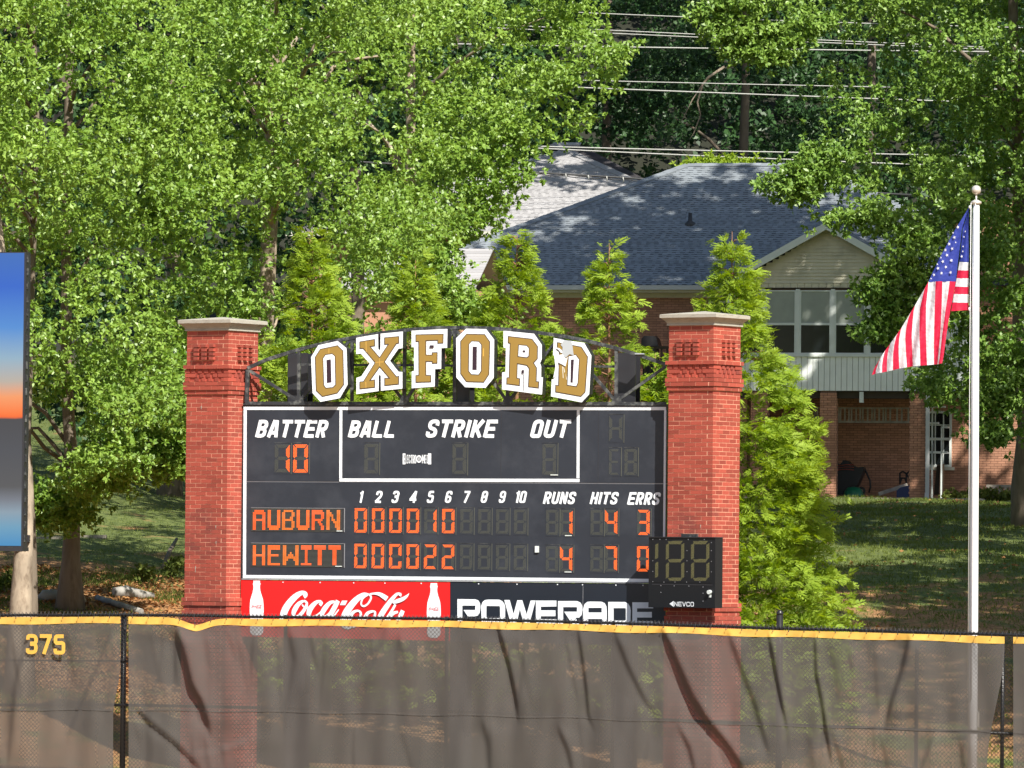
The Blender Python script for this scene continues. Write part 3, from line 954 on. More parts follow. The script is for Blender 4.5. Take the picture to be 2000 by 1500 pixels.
def house_left():
    """low grey porch roof glimpsed through the left trees"""
    o = P(700, 600, 160); B3 = Frame((o.x, 160, 0), 11.0)
    ro = empty('garden_shed', 'low outbuilding with pale grey roof glimpsed between the cypress tops on the left', 'shed', B3.o, B3.yaw)
    x0, x1 = B3.L(660, 560, 0).x, B3.L(930, 560, 0).x; z0 = B3.L(800, 562, 0).z; zt = z0 + 1.1
    MB().box(x0 + .3, x1 - .3, .3, 4.2, z0 - 4.5, z0).build('wall', 'house_brick', ro)
    rf = MB(); rf.prism([(0, 0), (0, 0.06), (1, .06), (1, 0)], 0, 1) if False else None
    m_ = MB()
    k = 14
    for i in range(k):
        t0, t1 = i / k, (i + 1) / k
        m_.obox((x0, 2.3 * t0, z0 + (zt - z0) * t0 + .02), (x1 - x0, 0, 0), (0, 2.3 / k, (zt - z0) / k - .015), (0, 0, .03))
    m_.build('roof', 'shingle_light', ro, kind='stuff')
    MB().box(x0, x1, -.1, 0, z0 - .12, z0 + .01).build('gutter', 'gutter_grey', ro)
    rb = MB(); rb.face([(x1, 4.5, z0), (x0, 4.5, z0), (x0, 2.3, zt), (x1, 2.3, zt)]); rb.build('roof_back', 'shingle_light', ro)


house_left()


# ---- things in and around the carport
def carport_things():
    zf = zb_house + .012
    # ladder hung flat under the ceiling
    lad = empty('ladder', 'long wooden ladder hung on its side under the carport ceiling', 'ladder', H.o, H.yaw)
    x0, x1 = hx(1636, 810, 1.2), hx(1776, 810, 1.2); za, zb_ = hz(824, 1700, 1.2), hz(797, 1700, 1.2)
    MB().box(x0, x1, 1.2, 1.26, za - .03, za + .03).build('rail', 'wood_weathered', lad)
    MB().box(x0, x1, 1.2, 1.26, zb_ - .02, zb_ + .02).build('rail', 'wood_weathered', lad)
    for px in (1637, 1641, 1650, 1658, 1663, 1672, 1680, 1685, 1694.5, 1703, 1708, 1717, 1725, 1730, 1738.5, 1752, 1761, 1774):
        xx = hx(px, 810, 1.2)
        MB().box(xx - .022, xx + .022, 1.205, 1.25, za + .031, zb_ - .021).build('rung', 'wood_weathered', lad)
    l2 = empty('ladder', 'short piece of ladder hung left of the carport pier behind the cypress', 'ladder', H.o, H.yaw)
    x0, x1 = hx(1560, 810, 1.3), hx(1600, 810, 1.3)
    for z in (za, zb_): MB().box(x0, x1, 1.3, 1.35, z - .02, z + .02).build('rail', 'wood_weathered', l2)
    for px in (1571, 1591.5, 1596.5): xx = hx(px, 810, 1.3); MB().box(xx - .02, xx + .02, 1.305, 1.345, za + .021, zb_ - .021).build('rung', 'wood_weathered', l2)
    # shelf rack right of the pier
    rk = empty('metal_shelf', 'thin white metal shelf frame standing before the lower window', 'shelf', H.o, H.yaw)
    yy = 1.6
    for (pa, pb, py) in ((1814, 1845, 794), (1814, 1832, 826), (1838, 1852, 834), (1814, 1849, 883)):
        MB().box(hx(pa, py, yy), hx(pb, py, yy), yy, yy + .3, hz(py, 1830, yy) - .025, hz(py, 1830, yy) + .02).build('shelf_board', 'frame_white', rk)
    for px, pt in ((1820.5, 795), (1821, 866), (1839, 834)):
        xx = hx(px, 860, yy); MB().box(xx - .02, xx + .02, yy, yy + .03, zf, hz(pt, 1830, yy)).build('upright', 'frame_white', rk)
    # covered mower
    mw = empty('covered_mower', 'black covered mower with long curved handle at the carport back wall', 'mower', H.o, H.yaw)
    pts = [(1635, 966), (1635, 905), (1641, 908), (1647, 902), (1648, 899), (1656, 900), (1664, 908), (1673, 913), (1686, 912), (1689, 918), (1684, 928), (1678, 942), (1670, 958), (1668, 966)]
    pp = [(H.L(x, y, 1.6).x, H.L(x, y, 1.6).z) for x, y in pts]
    MB().prism(pp, 1.45, 2.0).build('cover', 'black_cover', mw)
    hn = [H.L(x, y, 1.6) for x, y in ((1683, 913), (1692, 922), (1699, 938), (1700, 952), (1697, 962))]
    MB().tube(hn, .025, 6).build('handle', 'black_cover', mw)
    wc = H.L(1682, 959, 1.4)
    MB().tube([(wc.x, 1.3, wc.z), (wc.x, 1.42, wc.z)], .12, 14).build('wheel', 'black_cover', mw)
    MB().tube([(wc.x + .02, 1.285, wc.z), (wc.x + .02, 1.3, wc.z)], .05, 10).build('hub', 'concrete', mw)
    mb = MB()
    for i, py in enumerate((910, 914, 918)):
        a, b = H.L(1636, py, 1.44), H.L(1668, py - 2 + i, 1.44); mb.tube([a, (a + b) / 2 + Vector((0, 0, .02)), b], .012, 5)
    mb.build('cord', 'brick_red', mw)
    g = H.L(1667, 960, 1.2)
    tag(MB().lathe([(.02, .26), (.16, .24), (.24, .16), (.28, .05), (.30, -.03)][::-1], (g.x, 1.2, zf + .04), 14).build('garden_tub', 'green_plastic', None), 'dark green upturned tub lying below the black mower cover', 'tub')
    o = bpy.data.objects['garden_tub']; o.location = H.W((0, 0, 0)) ; o.rotation_euler = (0, 0, H.yaw)
    a, b = hx(1751, 955, .9), hx(1775, 955, .9)
    bt = MB(); zt = hz(950, 1760, .9)
    bt.prism([(a, zf + .02), (a, zt - .12), (a + .1, zt - .03), (b - .05, zt + .02), (b + .2, zt + .02), (b + .2, zf + .02)], .9, 1.4)
    tag(bt.build('storage_bin', 'blue_plastic', None, loc=H.o), 'dark blue plastic bin half behind the brick carport pier', 'bin').rotation_euler = (0, 0, H.yaw)
    # iron stand
    st = MB()
    for q in (((1757.5, 946), (1757.5, 924)), ((1757.5, 924), (1763, 921)), ((1763, 921), (1770, 925)), ((1770, 925), (1770, 944)), ((1759, 934), (1770, 934)), ((1761, 934), (1757, 946)), ((1767, 934), (1771, 944)), ((1776, 921), (1770, 926)), ((1770, 926), (1777, 936))):
        st.tube([H.L(q[0][0], q[0][1], 1.9), H.L(q[1][0], q[1][1], 1.9)], .025, 5)
    o = st.build('iron_stand', 'black_cover', None, loc=H.o); o.rotation_euler = (0, 0, H.yaw)
    tag(o, 'small black wrought iron stand above the blue bin', 'stand')
    # boards leaning and lying
    def leaning(name, p0, p1, w, y0, y1, m, lab):
        a, b = H.L(p0[0], p0[1], y0), H.L(p1[0], p1[1], y1)
        o = MB().bar(a, b, w, .04).build(name, m, None, loc=H.o); o.rotation_euler = (0, 0, H.yaw); tag(o, lab, 'plank')
    leaning('wooden_plank', (1838, 966), (1840.5, 907), .11, 2.2, 2.8, 'wood_tan', 'light brown plank leaning upright under the lower window sill')
    leaning('wooden_plank', (1829, 966), (1835, 908), .14, 2.4, 2.85, 'wood_dark', 'dark plank leaning beside the light brown plank')
    leaning('wooden_plank', (1716, 965), (1772, 947), .1, 1.0, 1.6, 'wood_weathered', 'weathered plank lying slanted behind the blue bin')
    # slatted crate by the right corner of the house
    c = empty('slatted_crate', 'pale open slatted crate lying in weeds at the right corner of the house wall', 'crate', H.o, H.yaw)
    x0, x1 = hx(1926, 958, 1.9), hx(1988, 958, 1.9); zc0, zc1 = hz(968, 1950, 1.9), hz(948, 1950, 1.9)
    for y in (1.9, 2.5):
        MB().box(x0, x1, y, y + .03, zc1 - .05, zc1).build('slat', 'wood_weathered', c)
        for i in range(6):
            xx = x0 + (x1 - x0) * (i + .1) / 5.4; MB().box(xx, xx + .07, y + .003, y + .027, zc0 - .1, zc1 - .051).build('slat', 'wood_weathered', c)
    for i in range(5):
        y = 1.94 + i * .12; MB().box(x0, x1, y, y + .07, zc1 + .001, zc1 + .02).build('slat', 'wood_weathered', c)
    # deck with a covered grill behind the right brick column
    d = empty('deck', 'small dark wooden deck with railing on the house wall between the last two cypresses', 'deck', H.o, H.yaw)
    x0, x1 = hx(1225, 690, 1.0), hx(1345, 690, 1.0); zr_ = hz(678, 1280, 1.0); zd = zr_ - .95
    MB().box(x0, x1, 1.0, HF - .02, zd - .12, zd).build('deck_floor', 'wood_dark', d)
    MB().box(x0, x1, .97, 1.06, zr_ - .05, zr_ + .02).build('top_rail', 'wood_dark', d)
    for i in range(12):
        xx = x0 + (x1 - x0) * i / 11; MB().box(xx, xx + .045, 1.0, 1.04, zd, zr_ - .051).build('baluster', 'wood_dark', d)
    for xx in (x0, x1 - .1): MB().box(xx, xx + .1, 1.07, 1.17, zd - 4.2, zd - .121).build('post', 'wood_dark', d)
    gl = MB(); gp_ = [(1252, 676), (1253, 661), (1258, 656), (1277, 656), (1282, 661), (1286, 676)]
    gl.prism([(H.L(x, y, 1.5).x, H.L(x, y, 1.5).z) for x, y in gp_] , 1.5, 2.1)
    xg0, xg1 = hx(1256, 670, 1.6), hx(1282, 670, 1.6)
    gl.box(xg0, xg1, 1.55, 2.05, zd + .001, hz(676.5, 1270, 1.5))
    o = gl.build('grill', 'black_cover', None, loc=H.o); o.rotation_euler = (0, 0, H.yaw); tag(o, 'navy black covered barbecue grill standing on the small deck', 'grill')


carport_things()


# ---- overhead lines
LINES = [((1115, 24), (1510, 40), 'thin power line, topmost of those crossing the dark wood'),
         ((860, 43), (1545, 76), 'power line, second from the top and just above its close twin'),
         ((865, 50), (1545, 81), 'power line, third from the top and just below its close twin'),
         ((925, 87), (1540, 97), 'bright power line, fourth from the top and nearly level'),
         ((930, 152), (1600, 168), 'upper line of the middle pair crossing the dark wood'),
         ((930, 163), (1620, 190), 'lower line of the middle pair crossing the dark wood'),
         ((1040, 286), (1540, 298), 'upper line of the lowest pair just over the slate roof ridge'),
         ((1050, 290), (1540, 312), 'lower line of the lowest pair just over the slate roof ridge')]
for i, (a, b, lab) in enumerate(LINES):
    Yl = 186.5 - 0.15 * i
    A, Bq = P(a[0], a[1], Yl), P(b[0], b[1], Yl)
    d = Bq - A
    pts = []
    for t in np.linspace(-.25, 2.6, 16):
        q = A + d * t; q.z += 0.03 * (t - .5) ** 2
        pts.append(q)
    o = MB().tube(pts, 0.016 if i in (0, 1, 2, 4) else 0.021, 5).build('power_line', 'wire_metal', None)
    tag(o, lab, 'power line', 'power lines crossing behind the houses')
A, Bq = P(900, 328, 183), P(1300, 352, 183); d = Bq - A
mb = MB(); mb.tube([A + d * t for t in np.linspace(-1.5, 2.2, 12)], .03, 5)
mb.tube([A + d * t + Vector((0, 0, -.06 - .02 * math.sin(t * 60))) for t in np.linspace(-.2, 1.2, 60)], .014, 4)
cb = mb.build('phone_cable', 'cable_black', None); tag(cb, 'black bundled cable sagging in front of the light grey back roof', 'cable')
for t in (.34, .52, .63, .72, .8):
    q = A + d * t; MB().tube([q + Vector((-.05, -.03, .02)), q + Vector((-.03, -.03, -.12))], .02, 5).build('cable_clip', 'wire_metal', cb)


# ================================================================== TREES
def bough_leaves(centers, radii, n_clusters, ros_per, leaf_L, leaf_W, per=7, droop=0.25, gaps=None):
    """rosettes of leaves spread over flattened boughs. centers (N,3), radii (N,3)"""
    N_ = len(centers)
    # clusters on the upper / outer shell of every bough
    d = rng.normal(size=(N_, n_clusters, 3)); d[..., 2] = np.abs(d[..., 2]) * 0.9 - 0.35
    d = unit(d)
    rad = rng.uniform(0.45, 1.0, size=(N_, n_clusters, 1)) ** 0.6
    cc = centers[:, None, :] + d * rad * radii[:, None, :]
    cc[..., 2] -= droop * (np.hypot(d[..., 0], d[..., 1]) ** 2) * radii[:, None, 2] * rad[..., 0] * 2.0
    cc = cc.reshape(-1, 3); dd = d.reshape(-1, 3)
    if gaps is not None:      # hollows that break the crown into separate masses
        X, Y_, Z = cc[:, 0] + gaps[1], cc[:, 1], cc[:, 2]
        f = np.sin(1.55 * X + 1.2 * np.sin(1.25 * Z)) + np.sin(1.9 * Z + 1.5 * np.sin(.95 * X) + .4 * Y_) + .6 * np.sin(3.3 * X - 2.1 * Z + .8 * Y_) + .5 * np.sin(2.7 * Z + 3.9 * X)
        k_ = f > gaps[0]; cc, dd = cc[k_], dd[k_]
    R = 0.17 * (radii.mean(axis=1).mean() / 0.8) ** 0.5
    ro = cc[:, None, :] + rng.normal(size=(len(cc), ros_per, 3)) * np.array([R * 1.3, R * 1.3, R * 0.75])
    ro = ro.reshape(-1, 3); dd = np.repeat(dd, ros_per, axis=0)
    ax = unit(dd * 0.5 + rng.normal(size=ro.shape) * 0.6 + np.array([0, 0, 0.15]))
    base = np.repeat(ro, per, axis=0); ax = np.repeat(ax, per, axis=0)
    ld = unit(ax * 0.55 + rng.normal(size=base.shape) * 0.75 + np.array([0, 0, -0.12]))
    # leaf faces turn up and outwards to the light
    nrm = unit(rng.normal(size=base.shape) * 0.55 + np.array([0.10, -0.48, 0.72]))
    n = len(base)
    return kites(base, ld, leaf_L * rng.uniform(.7, 1.25, n), leaf_W * rng.uniform(.8, 1.2, n), nrm)


def limb_curve(a, b, sag=0.0, n=7, jit=0.15):
    a, b = Vector(a), Vector(b); pts = []
    for i in range(n):
        t = i / (n - 1)
        p = a.lerp(b, t); p.z += math.sin(t * PI) * sag
        if 0 < i < n - 1: p += Vector((random.uniform(-jit, jit), random.uniform(-jit, jit), random.uniform(-jit, jit)))
        pts.append(p)
    return pts


def tree(label, base, top_z, r0, boughs, bark, leafm, ncl, ros, LL, LW, group=None, lean=(0, 0), name='oak_tree', limbs=14, cat='tree', trunk_pts=None, droop=0.25, rootflare=1.5, per=7, gaps=None):
    base = Vector(base)
    t = empty(name, label, cat, base, 0, group)
    C_ = np.array([b[0] for b in boughs], float) - np.array(base)
    R_ = np.array([b[1] for b in boughs], float)
    H_ = top_z - base.z
    tp = trunk_pts or [Vector((lean[0] * s, lean[1] * s, H_ * s)) + Vector((random.uniform(-.08, .08), random.uniform(-.08, .08), 0)) * (1 if s > 0 else 0) for s in (0, .04, .1, .2, .35, .5, .65, .8, 1)]
    rr = [r0 * (rootflare if i == 0 else (1.12 if i == 1 else 1 - .82 * (i / (len(tp) - 1)))) for i in range(len(tp))]
    tp[0] = tp[0] - Vector((0, 0, .3))
    MB().tube(tp, rr, 14).build('trunk', bark, t)
    idx = sorted([i for i in range(len(boughs)) if math.hypot(C_[i][0], C_[i][1]) < 4.2], key=lambda i: random.random())[:limbs]
    for i in idx:
        c = Vector(C_[i]); zz = max(min(c.z - abs(c.x) * .45 - .6, H_ * .92), H_ * .12)
        s = zz / H_; k = s * (len(tp) - 1)
        # point on the trunk at height zz
        j = 0
        while j < len(tp) - 2 and tp[j + 1].z < zz: j += 1
        u_ = (zz - tp[j].z) / max(tp[j + 1].z - tp[j].z, .01); st = tp[j].lerp(tp[j + 1], min(max(u_, 0), 1))
        cv = limb_curve(st, c, sag=.45, n=7, jit=.10)
        rl = max(min(r0 * .28, .018 + (c - st).length * .014), .022)
        MB().tube(cv, [rl * (1 - .8 * q / 6) for q in range(7)], 6).build('limb', bark, t)
    V = bough_leaves(C_, R_, ncl, ros, LL, LW, per=per, droop=droop, gaps=gaps)
    np_quads('crown', V, leafm, t)
    return t


def fill_region(n, xr, yr, Yr, inside, rad=(0.75, 1.15), flat=0.55, mind=0.0, seed=0):
    """boughs placed where `inside(px,py)` holds, jittered in depth"""
    r_ = random.Random(seed); out = []; tries = 0
    while len(out) < n and tries < n * 60:
        tries += 1
        px, py, Y = r_.uniform(*xr), r_.uniform(*yr), r_.uniform(*Yr)
        if not inside(px, py): continue
        p = P(px, py, Y)
        if p.z < ground_z(p.x, p.y) + 1.2: continue
        if mind and any((abs(p.x - q[0][0]) < mind and abs(p.z - q[0][2]) < mind * .5 and abs(p.y - q[0][1]) < mind * 1.2) for q in out): continue
        s = r_.uniform(*rad)
        out.append(((p.x, p.y, p.z), (s, s, s * flat)))
    return out


def edge(tab, y):
    return float(np.interp(y, [a for a, _ in tab], [b for _, b in tab]))


# right-hand outline of the big left mass (y -> x), bough centres stay about 50 px inside it
LEFT_EDGE = [(-400, 1120), (0, 1120), (60, 1120), (120, 1140), (170, 1130), (200, 1060), (240, 1110), (270, 1030), (300, 1000), (330, 985), (360, 930), (400, 930), (430, 880), (470, 870), (520, 890), (570, 930), (620, 945), (660, 900), (760, 860)]
BOT_A = [(-300, 870), (0, 880), (60, 940), (110, 900), (160, 880), (230, 860), (262, 790), (335, 790), (360, 850), (420, 800), (600, 700)]
LEFT_BOT = lambda px: float(np.interp(px, [a for a, _ in BOT_A], [b for _, b in BOT_A]))

# drooping tree on the left, its trunk in the open
inA = lambda px, py: px < 330 + 60 * math.sin(py / 90) and py < LEFT_BOT(px)
A = fill_region(74, (-200, 420), (-230, 900), (105.5, 113), inA, rad=(.9, 1.45), flat=.5, seed=1, mind=1.1)
for px, py in ((75, 965), (108, 985), (130, 1000), (95, 1005), (70, 935)):
    p = P(px, py, 110.4); A.append(((p.x, p.y, p.z), (.33, .33, .2)))
for px, py, s_ in ((80, 760, .9), (150, 800, .8), (215, 840, .75), (95, 860, .8), (160, 870, .7), (60, 820, .8), (240, 760, .8), (300, 790, .7), (345, 820, .55), (210, 890, .5), (120, 905, .5), (350, 760, .7), (180, 730, .9)):
    p = P(px, py, 108.5 + (px % 7) * .3); A.append(((p.x, p.y, p.z), (s_, s_, s_ * .6)))
for px, py in ((300, 905), (340, 890), (352, 905), (205, 940), (190, 925), (250, 930), (350, 880)):
    p = P(px, py, 109.6); A.append(((p.x, p.y, p.z), (.42, .42, .26)))
pA = P(137, 1172, 111.5)
tree('large sunlit oak with dark bare lower trunk, drooping beside the left brick column', (pA.x, pA.y, ground_z(pA.x, pA.y)), 24, .155, A, 'bark_oak', 'leaf_oak', 17, 11, .098, .053, group=None, lean=(-.4, .3), rootflare=2.1, per=9, gaps=(-.75, 0.0))

inB = lambda px, py: 300 + 50 * math.sin(py / 70) < px < 800 + 60 * math.sin(py / 60 + 1) and px < edge(LEFT_EDGE, py) and py < 760 and not (560 < px < 700 and 435 < py < 520 and True)
Bq_ = fill_region(78, (250, 880), (-230, 760), (110, 118), inB, rad=(.9, 1.45), flat=.5, seed=2, mind=1.1)
pB = P(512, 1150, 115.5)
tree('tall sunlit oak rising behind the scoreboard, middle of the left tree mass', (pB.x, pB.y, ground_z(pB.x, pB.y)), 26, .24, Bq_, 'bark_pale', 'leaf_oak', 17, 11, .100, .054, lean=(.15, 0), per=9, gaps=(-.7, 1.7))

inC = lambda px, py: 700 + 40 * math.sin(py / 50) < px < edge(LEFT_EDGE, py) - (20 if py < 230 else 70) and py < 520
Cq_ = fill_region(52, (650, 1180), (-230, 520), (120, 129), inC, rad=(.85, 1.3), flat=.5, seed=3, mind=1.0)
for px, py in ((928, 500), (935, 545), (925, 590), (905, 625), (860, 620), (820, 600), (905, 480), (900, 530), (880, 530), (905, 560), (915, 600), (880, 590), (850, 560), (800, 480), (760, 500), (960, 355), (985, 330), (990, 270), (1010, 240), (1105, 120), (1150, 130), (1125, 170), (1165, 95), (925, 430), (930, 410)):
    p = P(px, py, 121); Cq_.append(((p.x, p.y, p.z), (.6, .6, .34)))
pC = P(793, 1120, 124)
tree('sunlit oak with pale trunk whose outer branches overhang the light grey roof', (pC.x, pC.y, ground_z(pC.x, pC.y)), 27, .17, Cq_, 'bark_pale', 'leaf_oak', 15, 10, .106, .056, lean=(0, 0), per=9, gaps=(-.9, 0.6))

inD = lambda px, py: py < 700
Dq_ = fill_region(26, (-330, 60), (-100, 800), (103.5, 107), inD, seed=4, mind=.5)
pD = P(55, 1170, 108.5)
tree('slim dark trunked oak directly behind the video screen at the left edge', (pD.x, pD.y, ground_z(pD.x, pD.y)), 20, .13, Dq_, 'bark_oak', 'leaf_oak', 13, 8, .115, .05)
# second rank behind, crown shade put into its darker leaf colour
inE = lambda px, py: px < edge(LEFT_EDGE, py) - 90 and (py < 300 or px < 560)
for k, (x0, x1, tpx, lab) in enumerate(((-300, 180, 30, 'second rank oak in shade-dark leaf colour at the far left, deep behind the others'),
                                        (120, 560, 330, 'second rank oak in shade-dark leaf colour between the two left trunks'),
                                        (500, 1020, 690, 'second rank oak in shade-dark leaf colour whose crown closes the gap above the light roof'))):
    q = fill_region(44, (x0, x1), (-350, 820), (131, 142), inE, rad=(1.0, 1.6), seed=10 + k, mind=.7)
    pE = P(tpx, 1000, 138)
    tree(lab, (pE.x, pE.y, ground_z(pE.x, pE.y)), 29, .22, q, 'bark_oak', 'leaf_wood_shade', 15, 7, .17, .09, limbs=8)

# big oak on the right, in front of the house
RIGHT_EDGE = [(-400, 1500), (0, 1560), (40, 1600), (70, 1575), (110, 1570), (160, 1620), (200, 1650), (250, 1690), (280, 1600), (320, 1590), (345, 1610), (380, 1680), (430, 1760), (470, 1800), (520, 1830), (620, 1850), (740, 1870), (800, 1880)]
inR = lambda px, py: px > edge(RIGHT_EDGE, py) and py < (770 if px > 1880 else 720)
Rq_ = fill_region(112, (1540, 2200), (-330, 790), (134, 145), inR, rad=(1.0, 1.5), flat=.5, seed=5, mind=.9)
for px, py, s in ((1550, 345, .5), (1545, 370, .4), (1600, 365, .6), (1640, 385, .5), (1645, 420, .45), (1690, 400, .6), (1735, 430, .55), (1748, 545, .35), (1725, 575, .28), (1770, 590, .45), (1735, 610, .28), (1790, 640, .45), (1750, 655, .3), (1720, 640, .2), (1805, 550, .5), (1765, 520, .3), (1712, 560, .18),
                  (1840, 745, .45), (1870, 750, .5), (1900, 765, .4), (1940, 800, .5), (1960, 850, .3), (1935, 845, .25), (1845, 735, .4), (1580, 330, .45), (1610, 300, .5), (1500, -20, .6), (1440, 5, .45), (1415, 60, .3), (1470, 55, .35), (1535, 80, .45), (1500, 105, .3), (1450, 95, .25), (1570, 40, .5), (1400, 20, .3),
                  (1910, 420, .9), (1965, 480, 1.0), (1930, 560, .9), (1985, 600, 1.0), (1940, 660, .8), (1990, 700, .9), (1960, 740, .6), (1860, 480, .8), (1850, 400, .9), (1800, 340, .9), (1850, 620, .6), (1865, 690, .5), (1990, 780, .6), (1780, 470, .6)):
    p = P(px, py, 134.5); Rq_.append(((p.x, p.y, p.z), (s, s, s * .5)))
pR = P(2004, 1022, 139)
tree('large oak at the right edge, its branches hanging over the slate roof and windows', (pR.x, pR.y, ground_z(pR.x, pR.y)), 27, .23, Rq_, 'bark_oak', 'leaf_oak_right', 15, 9, .124, .064, limbs=9, lean=(-.6, 0), per=9, gaps=(-1.15, 2.4))

# high crowns outside the frame, which throw the shade over the bank, the house and the wood
for k, (x, y, zt, z0, rr, nb_, bx, by, lab) in enumerate(((17.3, 93.5, 25, 9.5, 5.2, 100, 17.3, 93.5, 'tall oak just outside the picture on the right behind the fence'),
                                    (17.5, 106, 25, 8, 6.0, 100, 17.5, 106, 'second tall oak outside the picture on the right, on the bank'),
                                    (18.5, 120, 27, 8, 6.5, 130, 19, 120, 'third tall oak outside the picture on the right'),
                                    (12.0, 154.5, 35, 18.8, 7.0, 210, 19.5, 157, 'tall oak whose crown stands above the picture over the slate roof'),
                                    (17.2, 135.5, 27, 8, 5.0, 140, 17.6, 135.5, 'fourth tall oak outside the picture on the right, on the bank'),
                                    (18.2, 151.5, 29, 11, 3.6, 60, 18.4, 151, 'oak just outside the picture on the right, near the house'),
                                    (10.5, 187, 40, 22, 8.0, 130, 16, 188, 'tall oak whose crown stands above the picture before the dark wood'),
                                    (-1.5, 190, 40, 23, 6.0, 80, -5, 191, 'tall oak above the picture behind the light grey roof'))):
    r_ = random.Random(50 + k); q = []
    while len(q) < nb_:
        v = Vector((r_.uniform(-1, 1), r_.uniform(-1, 1), r_.uniform(-1, 1)))
        if .1 < v.length < 1: q.append(((x + v.x * rr, y + v.y * rr * 1.0, (zt + z0) / 2 + v.z * (zt - z0) / 2), (1.4, 1.4, .7)))
    tree(lab, (bx, by, ground_z(bx, by)), zt - 1, .3, q, 'bark_oak', 'leaf_oak_right', 9, 4, .36, .20, limbs=6, per=5)

# the wooded slope beyond the houses, shade partly put into its dark leaf colour
wood_spots = [(-33, 214, 30), (-24, 206, 31), (-16, 216, 33), (-8.5, 207, 34), (-2, 203, 30), (3.2, 210, 34), (7.6, 203, 31), (12.2, 209, 35), (17.5, 204, 33), (24, 212, 34), (31, 208, 32)]
for k, (x, y, zt) in enumerate(wood_spots):
    r_ = random.Random(80 + k); q = []
    gz = ground_z(x, y)
    while len(q) < (66 if 3 <= k <= 8 else 24):
        v = Vector((r_.uniform(-1, 1), r_.uniform(-1, .5), r_.uniform(-1, 1)))
        if .35 < v.length < 1: q.append(((x + v.x * 4.6, y + v.y * 4.2, gz + .3 + (zt - gz - .3) / 2 * (1 + v.z)), (1.25, 1.25, .7)))
    nm = ['far left', 'left', 'left of centre', 'centre left', 'behind the light roof peak', 'just left of the slate roof ridge', 'above the left end of the slate roof ridge', 'above the middle of the slate roof', 'behind the right oak', 'far right', 'outermost right'][k]
    tree('dark woodland tree beyond the houses, ' + nm, (x, y, gz), zt - 1, .28, q, 'bark_oak', 'leaf_wood_shade', 11, 6, .20, .10, group='woodland trees beyond the houses', name='woodland_tree', limbs=7, per=6)
# closed mass of forest further up the slope
q = []
r_ = random.Random(5)
for i in range(650):
    yy = r_.uniform(232, 262); q.append((r_.uniform(-34, 36), yy, ground_z(0, yy) + r_.uniform(0, 9)))
q = np.array(q); V = bough_leaves(q, np.tile([1.7, 1.7, 1.2], (len(q), 1)), 9, 5, .34, .18, per=4)
fo = np_quads('forest', V, 'leaf_wood_shade', None, kind='stuff'); fo['label'] = 'closed dark forest filling the slope behind everything'
# dead hanging branch in the wood
pts = [P(x, y, 197.5) for x, y in ((1415, 130), (1385, 150), (1372, 165), (1362, 200), (1368, 225), (1355, 260), (1347, 272))]
mb = MB().tube(pts, [.05, .045, .04, .03, .025, .02, .01], 5)
mb.tube([P(1372, 165, 197.5), P(1352, 195, 197.5), P(1330, 240, 197.5)], [.03, .02, .008], 5)
tag(mb.build('dead_branch', 'bark_pale', None), 'pale dead branch hanging before the dark wood above the slate roof', 'branch')
# low shrubs showing over the ridge
for px, py, lab in ((1425, 314, 'wispy green shrub tips showing over the middle of the slate ridge'), (1370, 318, 'small shrub tip showing over the left end of the slate ridge')):
    c = [P(px + dx, py + 6, 184) for dx in (-28, -12, 0, 14, 30)]
    sh = empty('shrub', lab, 'shrub', (c[2].x, c[2].y, ground_z(c[2].x, c[2].y)))
    MB().tube([(0, 0, 0), (0, 0, c[2].z - sh.location.z)], [.08, .02], 6).build('stem', 'bark_oak', sh)
    cc = np.array([list(v) for v in c]) - np.array(sh.location)
    np_quads('foliage', bough_leaves(cc, np.tile([.35, .35, .25], (5, 1)), 12, 5, .14, .06), 'leaf_cypress', sh)


